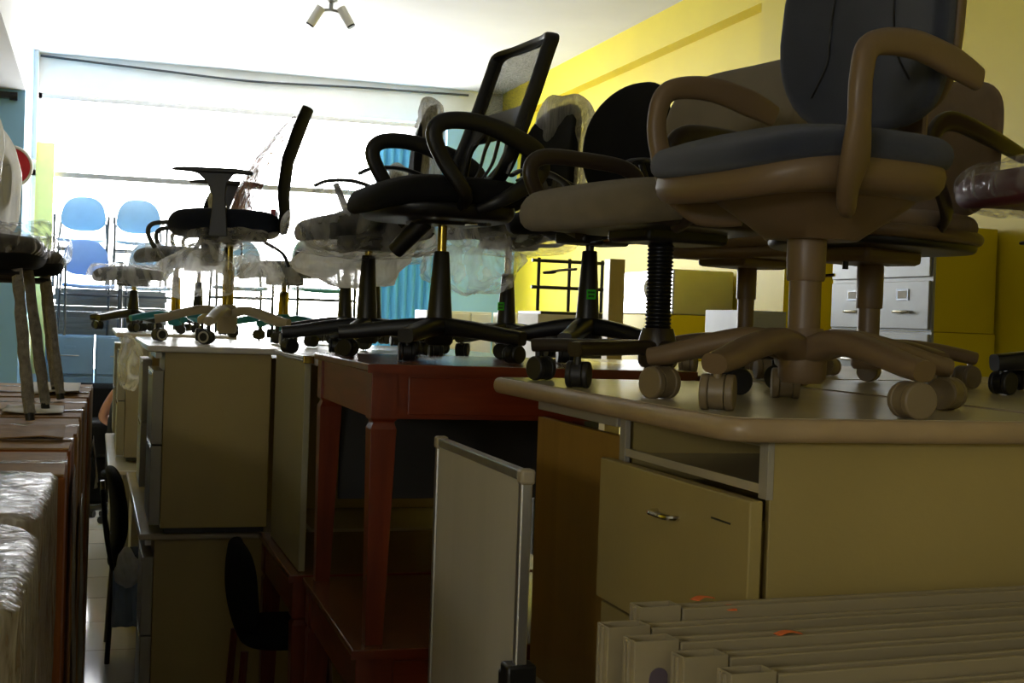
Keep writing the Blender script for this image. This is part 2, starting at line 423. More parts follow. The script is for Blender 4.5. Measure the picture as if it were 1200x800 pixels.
# ochre board standing under it
tag(box(1.085, 1.103, 2.59, 3.19, .752, 1.402).build('plywood_board', 'ochre', None, True, .002), 'ochre wooden board standing upright in the kneehole of the cream desk', 'board')

# lower desk carrying it
def plain_desk(name, label, x0, x1, y0, y1, z0, z1, top, body, edge=None, ped='both', face=-1, group=None, kickfrom=None):
    t = thing(name, label, 'desk', ((x0 + x1) / 2, (y0 + y1) / 2, z0), 0, group)
    cx, cy = (x0 + x1) / 2, (y0 + y1) / 2
    X0, X1, Y0, Y1 = x0 - cx, x1 - cx, y0 - cy, y1 - cy; H = z1 - z0
    slab(X0, X1, Y0, Y1, H - .035, H, top, t)
    L = []
    w = .42
    if ped in ('both', 'near'): L.append((Y0 + .03, Y0 + .03 + w))
    if ped in ('both', 'far', 'farlegs'): L.append((Y1 - .03 - w, Y1 - .03))
    if ped == 'near': box(X0 + .04, X1 - .03, Y1 - .05, Y1 - .03, 0, H - .035).build('end_panel', body, t, False, .002)
    if ped == 'far': box(X0 + .04, X1 - .03, Y0 + .03, Y0 + .05, 0, H - .035).build('end_panel', body, t, False, .002)
    if ped == 'farlegs':
        for xx in (X0 + .05, X1 - .09): box(xx, xx + .035, Y0 + .05, Y0 + .085, 0, H - .035).build('leg', 'dark_void', t, False, .002)
    for a, b in L:
        p = box(X0 + .045, X1 - .03, a, b, 0, H - .06).build('pedestal', body, t, False, .003)
        n = 3; zz = [.05, .33, .53, H - .08]
        for k in range(3):
            d = MB().box(X0 + .02, X0 + .044, a + .008, b - .008, zz[k] + .004, zz[k + 1] - .004).build('drawer', body, t, False, .003)
            MB().box(X0 + .012, X0 + .02, (a + b) / 2 - .06, (a + b) / 2 + .06, zz[k + 1] - .04, zz[k + 1] - .025).build('handle', 'chrome', d, False, .002)
    box(X1 - .05, X1 - .035, Y0 + .05, Y1 - .05, .25, H - .035).build('back_panel', body, t, False, .002)
    return t

plain_desk('office_desk', 'cream desk on the floor underneath the nearest cream desk', .93, 1.70, 1.80, 3.30, 0, .752, 'cream_top', 'cream', ped='both')

# ---- red mahogany tables
def red_table(label, x0, x1, y0, y1, z0, H, rz=0, group=None, deep=.125):
    t = thing('wooden_table', label, 'table', (x0, y0, z0), rz, group)
    w, d = x1 - x0, y1 - y0
    top = box(0, w, 0, d, H - .022, H).build('tabletop', 'brown_top', t, True, .004, 2)
    box(-.003, w + .003, -.003, 0.0, H - .024, H - .001).build('edge_band', 'red_wood', top, False)
    ins = .012
    a = MB(); a.box(ins + .07, w - ins - .07, ins, ins + .02, H - deep - .022, H - .022); a.build('apron', 'red_wood', t, False, .001)
    dr = MB(); dr.box(ins + .10, w - ins - .10, ins - .006, ins, H - deep - .01, H - .034).build('drawer', 'red_wood', t, False, .002)
    for xx in (ins + .008, w - ins - .028):
        a = MB(); a.box(xx, xx + .02, ins + .07, d - ins - .07, H - deep - .022, H - .022); a.build('apron', 'red_wood_y', t, False, .001)
    a = MB(); a.box(ins + .07, w - ins - .07, d - ins - .02, d - ins, H - deep - .022, H - .022); a.build('apron', 'red_wood', t, False, .001)
    b = .075
    for sx in (0, 1):
        for sy in (0, 1):
            ox = ins if sx == 0 else w - ins; oy = ins if sy == 0 else d - ins
            dx = 1 if sx == 0 else -1; dy = 1 if sy == 0 else -1
            R = []
            for (zz, k, i) in ((0, .048, .006), (H - deep - .05, b - .004, .001), (H - deep - .035, b - .016, .008), (H - deep - .03, b - .016, .008), (H - deep - .022, b, 0), (H - .022, b, 0)):
                R.append([(ox + dx * (i), oy + dy * i, zz), (ox + dx * (i + k), oy + dy * i, zz), (ox + dx * (i + k), oy + dy * (i + k), zz), (ox + dx * i, oy + dy * (i + k), zz)])
            MB().rings(R).build('leg', 'red_wood_z', t, False, .0015)
    return t
    return t
up_t = red_table('red mahogany table with tapered legs stacked on a lower table, chairs on top', .70, 1.655, 3.47, 4.42, .757, .758, radians(-.3))
box(.09, .86, .915, .93, .27, .735).build('back_panel', 'dark_void', up_t, False, .002)  # added black sheet standing in for the dark gap between the legs
red_table('lower red mahogany table on the floor under the stacked table', .675, 1.65, 3.44, 4.44, 0, .757, radians(-1))
red_table('red wooden table on the floor behind, propping the grey-green panel', .655, 1.62, 4.47, 5.36, 0, .757, 0)

# desk S right of cream desk: cream top with maroon edge
t = thing('office_table', 'cream-topped table with a maroon edge, behind the nearest cream desk', 'table')
box(1.735, 3.1, 1.95, 3.52, 1.463, 1.497).build('edge_band', 'maroon', t, True, .003)
box(1.741, 3.094, 1.956, 3.514, 1.497, 1.5).build('tabletop', 'cream_top', t, False)
for x, y in ((1.78, 2.0), (3.0, 2.0), (1.78, 3.42), (3.0, 3.42)):
    box(x, x + .05, y, y + .05, .752, 1.463).build('leg', 'maroon', t, False, .003)
box(1.79, 3.04, 3.46, 3.475, 1.0, 1.463).build('back_panel', 'maroon', t, False, .002)
t = plain_desk('office_desk', 'cream desk on the floor beneath the maroon-edged table', 1.74, 3.08, 1.96, 3.52, 0, .752, 'cream_top', 'cream', ped='both')
# desk T behind S
t = thing('office_table', 'cream-topped table with maroon edge standing behind the red table', 'table')
box(1.70, 3.1, 3.56, 5.1, 1.463, 1.497).build('edge_band', 'maroon', t, True, .003)
box(1.706, 3.094, 3.566, 5.094, 1.497, 1.5).build('tabletop', 'cream_top', t, False)
for x, y in ((1.74, 3.62), (3.0, 3.62), (1.74, 5.0), (3.0, 5.0)):
    box(x, x + .05, y, y + .05, 0, 1.463).build('leg', 'maroon', t, False, .003)

# cab stack A
def ped_desk(label, x0, x1, y0, y1, z0, z1, drawer_x, top='white_top', body='cream', group=None, dm='drawer_grey'):
    """desk seen from its drawer end: drawer bank proud of the carcass, looking towards -x"""
    t = thing('pedestal_desk', label, 'desk', (x0, y0, z0), 0, group)
    W, D, H = x1 - x0, y1 - y0, z1 - z0
    slab(0, W, 0, D, H - .025, H, top, t, bevel=.008)
    ox = drawer_x - x0
    for (a, b) in ((.03, .47), (D - .47, D - .03)):
        box(ox + .032, W - .02, a, b, .02, H - .025).build('pedestal', body, t, False, .003)
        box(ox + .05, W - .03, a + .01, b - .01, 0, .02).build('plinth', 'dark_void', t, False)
        box(ox - .004, ox + .02, a, b, H - .05, H - .026).build('top_drawer', 'white_top', t, False, .002)
        zz = [.03, .345, H - .095]
        for k in range(2):
            d = MB().box(ox - .012, ox + .03, a, b, zz[k] + .003, zz[k + 1] - .003).build('drawer', dm, t, False, .003)
            MB().box(ox - .013, ox - .003, a + .06, b - .06, zz[k + 1] - .03, zz[k + 1] - .012).build('handle', 'chrome', d, False, .002)
    box(W - .04, W - .025, .4, D - .4, .2, H - .025).build('back_panel', body, t, False)
    return t
ped_desk('cream pedestal desk stacked on top, its side panel facing the camera', .20, .70, 5.30, 6.95, .765, 1.5, .235)
ped_desk('lower cream pedestal desk under the stacked one, standing on the tiled floor', .19, .84, 5.38, 7.45, 0, .755, .22, 'cream_top')
ped_desk('upper cream pedestal desk farther down the aisle with bags hanging on it', .12, .80, 7.85, 9.75, .765, 1.5, .15, body='putty')
ped_desk('white-topped lower desk farther down the aisle', .095, .82, 7.50, 9.75, 0, .755, .14, body='grey_steel')
# desk C behind red table
plain_desk('office_desk', 'white-topped cream desk stacked behind the red table under plastic wrapped chairs', .72, 1.66, 4.50, 6.45, .76, 1.5, 'white_top', 'cream', ped='farlegs')
plain_desk('office_desk', 'cream desk on the floor behind the red tables', .87, 1.68, 5.42, 7.2, 0, .757, 'cream_top', 'cream', ped='both')

# leaning panel with aluminium top edge
t = thing('display_panel', 'grey-green panel with aluminium top edge standing on the red table', 'panel', (0, 0, 0))
box(.690, .712, 4.52, 5.27, .76, 1.478).build('panel', 'board_green', t, False, .002)
MB().box(.686, .716, 4.50, 5.29, 1.478, 1.498).box(.684, .690, 4.50, 5.29, 1.482, 1.486).box(.684, .690, 4.50, 5.29, 1.490, 1.494).build('edge_rail', 'alu', t, False, .002)
MB().box(.682, .718, 4.495, 4.515, 1.474, 1.5).build('corner_cap', 'gold', t, False, .002)

# whiteboard
t = thing('whiteboard', 'tall whiteboard with aluminium frame standing edge-on in front of the tables', 'whiteboard', (.8, 2.74, 0), radians(-.5))
wy, zt, zb = .337, 1.356, .30
box(-.008, .008, -wy + .015, wy - .015, zb + .015, zt - .015).build('panel', 'board_white', t, False)
MB().box(-.012, .012, -wy + .02, wy - .02, zt - .02, zt).build('top_rail', 'alu', t, False, .003)
MB().box(-.012, .012, -wy + .02, wy - .02, zb, zb + .02).build('bottom_rail', 'alu', t, False, .003)
for s_ in (-1, 1):
    MB().box(-.012, .012, s_ * wy - .010, s_ * wy + .010, zb + .02, zt - .02).build('side_rail', 'alu', t, False, .004)
    for z in (zb, zt):
        MB().box(-.015, .015, s_ * wy - .018, s_ * wy + .014, z - .026 if z == zt else z - .004, z + .004 if z == zt else z + .026).build('corner_cap', 'beige_base', t, True, .006)
for s_ in (-1, 1):
    MB().box(-.02, .02, s_ * (wy - .03) - .012, s_ * (wy - .03) + .012, .03, zb + .01).build('stand_post', 'black', t, False, .003)
    MB().box(-.22, .10, s_ * (wy - .03) - .015, s_ * (wy - .03) + .015, 0, .03).build('foot', 'black', t, True, .006)
MB().box(-.03, .03, -wy - .02, -wy + .03, .93, .985).box(-.022, .03, -wy + .03, -wy + .07, .915, .96).build('clamp', 'black', t, True, .006)

# ---- stacked cream profiles, bottom right
def profile_frame(label, y, x0, L, z1, slot=False, group='cream hollow profile frames stacked at the bottom right'):
    t = thing('profile_panel', label, 'panel', (x0, y, .752), radians(4), group)
    H = z1 - .752
    p = MB(); w, d, th = .066, .036, .003
    # open-topped hollow post (outer and inner skin)
    for a, b, c_, e in ((0, w, 0, th), (0, w, d - th, d), (0, th, th, d - th), (w - th, w, th, d - th)): p.box(a, b, c_, e, 0, H)
    p.box(th, w - th, th, d - th, 0, H - .05)
    for k in (.012, .022): p.box(-.004, 0.001, k, k + .005, 0, H - .002)
    o = p.build('post', 'plank', t, False, .0012)
    if slot:
        sl = MB(); 
        for zz in (H - .085, H - .20): sl.rings([[(w * .55 + .014 * cos(2 * pi * q / 20), yy, zz + (.014 * sin(2 * pi * q / 20)) + (.035 if sin(2 * pi * q / 20) > 0 else -.035)) for q in range(20)] for yy in (-.0012, .0005)])
        sl.build('oval_slot', 'plank_in', t, False)
    r = MB(); r.box(w + .004, L, .002, .010, H - .10, H - .005).box(w + .004, L, .010, d - .008, H - .10, H - .016).box(w + .004, L, d - .010, d - .002, H - .10, H - .004)
    r.build('top_rail', 'plank', t, False, .002)
    r = MB(); 
    for k in range(3): r.box(w + .004, L, -.004 + .003 * k, .006, H - .165 - .06 * k, H - .115 - .06 * k)
    r.box(w + .004, L, .006, d - .004, .0, H - .1)
    r.build('web', 'plank', t, False, .002)
    return t
profile_frame('rearmost long cream hollow profile panel in the pile at the bottom right', 1.74, .757, 1.20, 1.238)
profile_frame('cream hollow profile panel with a square open end, leftmost of the pile', 1.695, .69, .05 + 1.25, 1.222)
profile_frame('cream profile panel with a rounded open end, in the middle of the pile', 1.60, .690, 1.30, 1.225, True)
profile_frame('cream profile panel in front of the rounded one in the pile', 1.55, .738, 1.32, 1.215)
profile_frame('second nearest cream profile panel of the pile at the bottom right', 1.47, .765, 1.32, 1.213)
profile_frame('nearest cream profile panel of the pile at the bottom right', 1.43, .79, 1.35, 1.195)
plain_desk('office_desk', 'low desk on the floor carrying the pile of cream profile panels', .60, 2.1, .95, 1.79, 0, .752, 'cream_top', 'cream', ped='both')
def tape(p, rz, lab):
    o = MB(); o.sweep([(-.018, 0, .001), (0, .002, .004), (.02, -.002, .001)], .008, .0008, n=6); ob = o.build('tape_scrap', 'orange'); ob.location = p; ob.rotation_euler = (0, 0, rz); tag(ob, lab, 'tape')
tape((.875, 1.783, 1.237), .4, 'torn orange tape scrap on the rear cream profile, left one'); tape((.915, 1.765, 1.226), 1.1, 'small orange tape scrap on the rear cream profile, right one'); tape((.93, 1.625, 1.22), .1, 'orange tape scrap on the middle cream profile')

# ================================================================== CHAIRS
def star_base(t, m='taupe', wm='tan_wheel', R=.29, hub=.13, tip=.085, rot=0, w0=.032, w1=.024, h0=.022, h1=.014, wr=.03, wt=.05, style='arch', rim=None, detail=True):
    MB().lathe([(.036, .045), (.044, .055), (.046, hub - .02), (.036, hub + .012)]).build('hub', m, t)
    for k in range(5):
        a = rot + 2 * pi * k / 5; dx, dy = cos(a), sin(a)
        p = lambda r, z: (dx * r, dy * r, z)
        if style == 'arch': pts = [p(.02, hub - .03), p(.09, hub - .012), p(R * .6, (hub * .55 + tip * .45)), p(R * .9, tip + .006), p(R + .012, tip - .002)]
        elif style == 'tube': pts = [p(.02, hub - .035), p(.09, hub - .034), p(R * .6, hub - .036), p(R * .95, hub - .038), p(R + .012, hub - .04)]
        else: pts = [p(.02, hub - .018), p(.07, hub - .020), p(R * .5, (hub * .6 + tip * .4) - .012), p(R * .85, tip - .004), p(R + .018, tip - .010)]; h0, h1 = .030, .021
        n = 5
        rx = [w0 + (w1 - w0) * i / (n - 1) for i in range(n)]; ry = [h0 + (h1 - h0) * i / (n - 1) for i in range(n)]
        l = MB().sweep(pts, rx, ry, n=14, exp=2.6 if style == 'arch' else 3.4); l.build('leg', m, t)
        b = a + 1.1 + k * .9
        top = hub - .045 if style == 'tube' else tip - .008
        cx, cy = dx * R, dy * R
        ux, uy = cos(b), sin(b)            # wheel axis
        ox, oy = -uy * .012, ux * .012     # trail offset
        cs = MB().cyl((cx, cy, wr * 1.5), (cx, cy, top), .008, n=10)
        hood = []
        for i in range(9):
            q = pi * (i / 8) * .95 + .1; 
        cs.cyl((cx + ox - ux * wt * .22, cy + oy - uy * wt * .22, wr * 1.02), (cx + ox + ux * wt * .22, cy + oy + uy * wt * .22, wr * 1.02), wr * .96, n=18)
        c = cs.build('castor', wm if m != 'black' else 'black', t)
        for s_ in (-1, 1):
            i0, i1 = wt * .24 * s_, wt * .5 * s_
            w = MB(); P = lambda q: Vector((cx + ox + ux * q, cy + oy + uy * q, wr))
            w.cyl(P(i0), P(i1), wr, wr * .97, n=22)
            if rim:
                wo = w.build('wheel', 'rubber', c)
                rg = MB(); a0 = Vector((ux, uy, 0)); e1 = Vector((-uy, ux, 0)); e2 = Vector((0, 0, 1))
                C0 = P(i1 * 1.03)
                rg.sweep([C0 + e1 * (wr * .72 * cos(2 * pi * i / 10)) + e2 * (wr * .72 * sin(2 * pi * i / 10)) for i in range(10)], .004, n=6, sub=3, up=a0, loop=True).build('rim', rim, wo)
            else: w.build('wheel', wm, c, bevel=.003)

def column(t, z0, z1, z2, r0=.032, r1=.026, m='taupe', m2='gold', bellows=False, ztop=None, r2=.014):
    """outer sleeve z0..z1 (r0->r1), inner piston up to z2"""
    if bellows:
        pr = []; z = z0
        while z < z1: pr += [(r0 * .86, z), (r0, z + .004), (r0 * .86, z + .008)]; z += .009
        MB().lathe(pr, 24).build('bellows', m, t)
    else:
        MB().lathe([(r0, z0), (r0 * .98, z0 + .02), (r1, z1 - .004), (r1 * .9, z1)], 24).build('gas_sleeve', m, t)
    if z2 > z1: MB().cyl((0, 0, z1 - .01), (0, 0, z2), r2, n=20).build('piston', m2, t)

def cushion(t, name, w, d, z, th, m, cy=0, p=3.6, edge=None, drop=.015, front=1, back=1, crown=.012, dish=0, tilt=0):
    o = selli(w, d, p, 44, back, front)
    def fn(a, b, h):
        q = b / (d / 2); zz = z + h - drop * max(0, q) ** 3 + dish * ((a / (w / 2)) ** 2) + tilt * b
        return (a, b + cy, zz)
    return MB().pad(o, th, edge or th * .48, fn, crown=crown).build(name, m, t)

def backrest(t, name, w, h, z, y, th, m, p=3.0, curve=.04, lean=.12, wtop=1, wbot=1, lumb=.02, edge=None, crown=.01, off=0):
    """upright cushion; bottom at z, at y behind the column (y negative = back); leans back by 'lean' rad"""
    o = selli(w, h, p, 44, wbot, wtop)
    def fn(a, b, k):
        q = b / (h / 2)
        yy = y + k - off - curve * -((a / (w / 2)) ** 2) - (b + h / 2) * math.tan(lean) + lumb * (1 - q * q)
        return (a, yy, z + h / 2 + b)
    return MB().pad(o, th, edge or th * .48, fn, crown=crown).build(name, m, t)

def wrap_pad(t, name, w, d, z, th, m, cy=0, amp=.03, seed=1, sag=.0, p=2.6, up=False, y=0, lean=.1, freq=7, n=64):
    o = selli(w, d, p, n)
    mb = MB()
    def fn(a, b, h):
        if up: v = Vector((a, y + h - (b + d / 2) * math.tan(lean), z + d / 2 + b))
        else:
            r = min(1, math.hypot(a / (w / 2), b / (d / 2)))
            v = Vector((a, b + cy, z + h - (sag * (1 - r * .6) if h < th / 2 else 0)))
        k = noise.noise(Vector((v.x * freq + seed, v.y * freq, v.z * freq))) + .5 * noise.noise(Vector((v.x * freq * 2.3, v.y * freq * 2.3 + seed, v.z * freq * 2.3)))
        dirv = Vector((a, b, 0)).normalized() if not up else Vector((a, 0, b)).normalized()
        return v + dirv * amp * k + Vector((0, amp * .8 * k, 0) if up else (0, 0, amp * .8 * k))
    return mb.pad(o, th, th * .49, fn, steps=7).build(name, m, t)

def loop_arm(t, side, pts, rx, ry, m, name='armrest', x=.25, flare=0):
    """pts are (y, z) in the side plane; side = -1 / +1"""
    P = [(side * (x + (flare * q[1] if len(q) < 3 else q[2])), q[0], q[1]) for q in pts]
    return MB().sweep(P, rx, ry, up=(side, 0, 0), n=14, exp=2.6).build(name, m, t)

def t_arm(t, side, x=.27, z0=.38, z1=.66, y=0, m='black', L=.25, w=.022, thick=.012, rise=0):
    """upright flaring into a flat pad: a T seen from the side"""
    s = side * x
    R = []
    for z, a, b in ((z0, -.04, .04), (z0 + .1, -.032, .03), (z0 + (z1 - z0) * .62, -.026, .028), (z0 + (z1 - z0) * .82, -.03, .05), (z1 - .012, -.055, .09), (z1 - .002, -.08, .13)):
        R.append([(s - .009, y + a, z), (s + .009, y + a, z), (s + .009, y + b, z), (s - .009, y + b, z)])
    o = MB().rings(R); p = o.build('armrest', m, t, bevel=.003)
    q = MB(); q.sweep([(s, y - L * .42, z1 - .002), (s, y - L * .2, z1 + .004), (s, y + L * .2, z1 + .004 + rise), (s, y + L * .45, z1 + .006 + rise), (s, y + L * .6, z1 + .004 + rise)], [w, w, w * 1.1, w, w * .6], [thick * .7, thick, thick, thick * .8, thick * .4], n=12, exp=3)
    q.build('arm_pad', m, p)
    return p

def lever(t, x0, y0, z, L=.16, m='black', droop=.01):
    MB().sweep([(x0, y0, z), (x0 + L * .5, y0 + .003, z - droop * .3), (x0 + L, y0, z - droop)], .0045, n=8).build('lever', 'chrome', t)
    return MB().sweep([(x0 + L * .72, y0 + .002, z - droop * .8), (x0 + L * .85, y0, z - droop), (x0 + L * 1.12, y0, z - droop * 1.1)], [.006, .009, .008], [.005, .006, .005], n=10).build('lever_grip', m, t)

def put(name, label, pos, deg, cat='office chair', group=None): return thing(name, label, cat, pos, heading(deg), group)

# 1 ---------------- large navy and taupe chair, nearest
t = put('swivel_chair', 'large charcoal-navy swivel chair with taupe arms and base on the nearest cream desk', (1.262, 2.19, 1.5), 209)
star_base(t, 'taupe', 'tan_wheel', R=.285, hub=.135, tip=.083, rot=radians(6 + 31), w0=.036, w1=.026, h0=.026, h1=.018, wr=.032, wt=.058, style='arch')
MB().lathe([(.030, .12), (.030, .235)], 26).build('gas_sleeve', 'taupe', t)
MB().lathe([(.034, .235), (.036, .24), (.037, .322), (.034, .33)], 26).build('gas_cover', 'taupe', t)
# funnel shaped mechanism cover
R = []
for z, a, b in ((.312, .065, .085), (.335, .085, .12), (.375, .14, .17), (.405, .17, .2), (.42, .175, .205)):
    R.append([(p[0], p[1] - .01, z) for p in selli(2 * a, 2 * b, 3, 32)])
MB().rings(R).build('mechanism_cover', 'taupe', t)
cushion(t, 'seat_shell', .47, .455, .385, .075, 'taupe', p=3.2, edge=.036, drop=.03, crown=0, cy=.03)
cushion(t, 'seat', .49, .475, .435, .056, 'navy', p=3.2, drop=.03, crown=.02, cy=.03, edge=.026)
backrest(t, 'back_shell', .43, .50, .55, -.195, .03, 'taupe', p=3.2, curve=.05, lean=.10, wtop=.9, lumb=.02, off=.025)
backrest(t, 'backrest', .455, .54, .53, -.195, .055, 'navy', p=3.3, curve=.05, lean=.10, wtop=.9, lumb=.03)
for s_ in (-1, 1):   # stitched seams of the backrest
    pts = []
    for k in range(8):
        b = -.195 + k * .06; a = s_ * (.10 - .02 * math.sin(k / 7 * pi) + (.03 if k == 0 else 0))
        q = b / .265; yy = -.195 + .0565 + .05 * (a / .2275) ** 2 - (b + .265) * math.tan(.10) + .03 * (1 - q * q) + .010 * (1 - (abs(q)) ** 2)
        pts.append((a, yy, .53 + .27 + b))
    MB().sweep(pts, .0022, n=6).build('seam', 'black', t)
MB().sweep([(0, -.12, .43), (0, -.22, .44), (0, -.245, .50), (0, -.252, .62)], [.05, .05, .045, .04], [.012] * 4, up=(0, 0, 1), n=14, exp=3).build('back_bracket', 'taupe', t)
for s_ in (-1, 1):
    P = [(s_ * .14, .04, .372), (s_ * .20, .09, .382), (s_ * .25, .125, .42), (s_ * .278, .145, .49), (s_ * .285, .150, .56), (s_ * .28, .125, .612), (s_ * .275, .03, .626), (s_ * .272, -.07, .608), (s_ * .270, -.135, .588)]
    MB().sweep(P, [.03, .042, .034, .021, .019, .021, .025, .028, .022], [.014, .018, .016, .015, .016, .016, .015, .015, .012], up=(s_, 0, .15), n=16, exp=2.6, sub=7).build('armrest', 'taupe', t)

# 2 ---------------- taupe chair with bellows column
t = put('swivel_chair', 'taupe fabric swivel chair with ribbed bellows column and loop arms, behind the large navy chair', (1.262, 2.86, 1.5), 212)
star_base(t, 'dark_brown', 'rubber', R=.30, hub=.125, tip=.09, rot=radians(35), w0=.026, w1=.02, h0=.018, h1=.016, wr=.03, wt=.05, style='tube')
column(t, .10, .34, .36, .032, .032, 'black', 'black', bellows=True)
MB().box(-.08, .08, -.14, .10, .335, .375).build('mechanism', 'black', t, bevel=.01)
lever(t, .06, .05, .35, .13)
cushion(t, 'seat_shell', .47, .50, .36, .05, 'dark_brown', p=3, edge=.024, drop=.0, crown=0, cy=.03)
cushion(t, 'seat', .51, .54, .375, .095, 'taupe_fab', p=3.4, edge=.045, drop=.02, crown=.012, cy=.04, tilt=-.06)
backrest(t, 'backrest', .50, .40, .39, -.26, .06, 'taupe_fab', p=4.6, curve=.03, lean=.13, wtop=1.0, lumb=.03)
backrest(t, 'back_shell', .42, .35, .43, -.26, .025, 'dark_brown', p=3.4, curve=.03, lean=.13, lumb=.03, off=.02)
MB().sweep([(0, -.1, .37), (0, -.24, .375), (0, -.29, .43), (0, -.31, .56)], .03, .01, n=12, exp=3).build('back_bracket', 'black', t)
for s_ in (-1, 1):
    P = [(.10, .36, -.08), (.12, .40, .01), (.175, .46, .01), (.195, .515, .01), (.155, .548, .01), (.03, .550, .005), (-.085, .54, 0), (-.135, .50, 0), (-.13, .43, 0), (-.11, .37, -.05)]
    loop_arm(t, s_, P, [.02] * 10, [.013] * 10, 'dark_brown', x=.265)

# 3 ---------------- mesh chair
t = put('mesh_chair', 'black mesh-back swivel chair with closed loop arms on the red table', (1.02, 3.98, 1.515), 205)
star_base(t, 'black', 'black', R=.29, hub=.12, tip=.085, rot=radians(68), w0=.034, w1=.024, h0=.022, h1=.02, wr=.028, wt=.05, style='low')
column(t, .11, .335, .43, .040, .024, 'black', 'gold', r2=.0145)
MB().box(-.07, .07, -.12, .10, .415, .46).build('mechanism', 'black', t, bevel=.01)
MB().cyl((0, .06, .425), (.07, .13, .33), .03, .026).build('tension_knob', 'black', t, bevel=.003)
lever(t, -.05, -.05, .42, -.17)
cushion(t, 'seat_shell', .42, .44, .425, .065, 'black', p=3.2, edge=.03, drop=.0, crown=0, cy=.02)
cushion(t, 'seat', .50, .50, .47, .075, 'black_fab', p=3.2, edge=.036, drop=.045, crown=.02, cy=.03)
# open mesh back: frame ring, mesh, lumbar ribs
def back_pt(a, z):
    """surface of the back: a across, z height"""
    k = (z - .52) / .56
    return Vector((a * (1 - .05 * k), -.12 - .20 * max(k, 0) ** 1.15 + .035 * (a / .23) ** 2 - .012 * sin(pi * min(1, k * 1.2)), z))
out = []
W, Z0, Z1 = .21, .56, .995
seq = [(-W, Z0 + .05), (-W, .7), (-W, .82), (-W, .94), (-W + .008, Z1), (-.1, Z1 + .012), (.1, Z1 + .012), (W - .008, Z1), (W, .94), (W, .82), (W, .7), (W, Z0 + .05), (W - .06, Z0), (.08, Z0 - .005), (-.08, Z0 - .005), (-W + .06, Z0)]
fr = MB().sweep([back_pt(*q) for q in seq], .012, .024, up=(0, 1, 0), n=12, loop=True, exp=3)
fr.sweep([back_pt(-W, .74), back_pt(-.1, .745), back_pt(.1, .745), back_pt(W, .74)], .008, .045, up=(0, 0, 1), n=10, exp=3)
for s_ in (-1, 1):
    fr.sweep([back_pt(s_ * .17, .575), back_pt(s_ * .185, .64), back_pt(s_ * .19, .70), back_pt(s_ * .165, .755)], [.045, .04, .04, .06], [.008] * 4, up=(0, 1, 0), n=10, exp=4)
bf = fr.build('back_frame', 'black', t)
g = MB(); N = 10; K = 14; vs = []
for i in range(K + 1):
    for j in range(N + 1): vs.append(back_pt(-W + .01 + (2 * W - .02) * j / N, .76 + (Z1 - .76) * i / K))
nv = len(vs); nb = [v + Vector((0, -.0025, 0)) for v in vs]
fs = [(i * (N + 1) + j, i * (N + 1) + j + 1, (i + 1) * (N + 1) + j + 1, (i + 1) * (N + 1) + j) for i in range(K) for j in range(N)]
g.add(vs, fs); g.build('back_mesh', 'mesh', t)
for k in range(6):
    a = -.15 + .06 * k
    rb = MB().sweep([back_pt(a * .8, .74), back_pt(a * 1.25, .68) + Vector((0, -.015, 0)), back_pt(a * 1.2, .62) + Vector((0, -.02, 0)), back_pt(a * .8, .565)], .011, .005, up=(0, 1, 0), n=8)
    rb.build('lumbar_rib', 'black', t)
for a in (-.05, .05): MB().sweep([(a, -.10, .455), (a, -.20, .47), (a * 1.3, -.245, .51), back_pt(a * 1.6, .57)], .018, .009, n=10).build('back_bracket', 'black', t)
for s_ in (-1, 1):
    P = [(.02, .46, -.06), (.04, .49, .02), (.11, .58, .02), (.145, .655, .02), (.11, .695, .02), (.01, .70, .02), (-.10, .672, .015), (-.19, .63, .0), (-.215, .58, -.02), (-.16, .53, 0), (-.08, .48, 0), (-.03, .455, -.04)]
    loop_arm(t, s_, P, [.018, .021, .024, .025, .025, .026, .03, .034, .032, .026, .02, .016], [.016] * 12, 'black', x=.25)

# 4 ---------------- black chair with oval back, green sticker
def sticker(t, z, deg, r):
    a = radians(deg); T = Matrix.Rotation(a, 4, 'Z')
    o = MB().box(-.016, .016, r, r + .0015, z - .016, z + .016, T).build('sticker', 'green', t, False)
    MB().box(-.010, .010, r + .0015, r + .002, z - .010, z - .002, T).box(-.012, .012, r + .0015, r + .002, z + .003, z + .010, T).build('print', 'green_dark', o, False)
t = put('swivel_chair', 'black swivel chair with a tall oval back and a green sticker on its column', (1.57, 4.14, 1.515), 222)
star_base(t, 'black', 'black', R=.29, hub=.135, tip=.085, rot=radians(50), w0=.036, w1=.024, h0=.024, h1=.018, wr=.027, wt=.05, style='low')
column(t, .12, .37, .40, .040, .025, 'black', 'black'); sticker(t, .225, -heading(222) / pi * 180 + 175, .036)
MB().box(-.07, .07, -.12, .10, .39, .43).build('mechanism', 'black', t, bevel=.01)
lever(t, .06, .0, .31, .14)
cushion(t, 'seat', .48, .48, .43, .07, 'black_fab', p=3, edge=.034, drop=.03, cy=.02)
backrest(t, 'backrest', .44, .45, .515, -.23, .05, 'black_fab', p=2.3, curve=.045, lean=.05, wtop=.86, wbot=.9, lumb=.03)
MB().sweep([(0, -.1, .41), (0, -.24, .42), (0, -.28, .48), (0, -.27, .62)], .035, .008, n=12, exp=3).build('back_bracket', 'black', t)
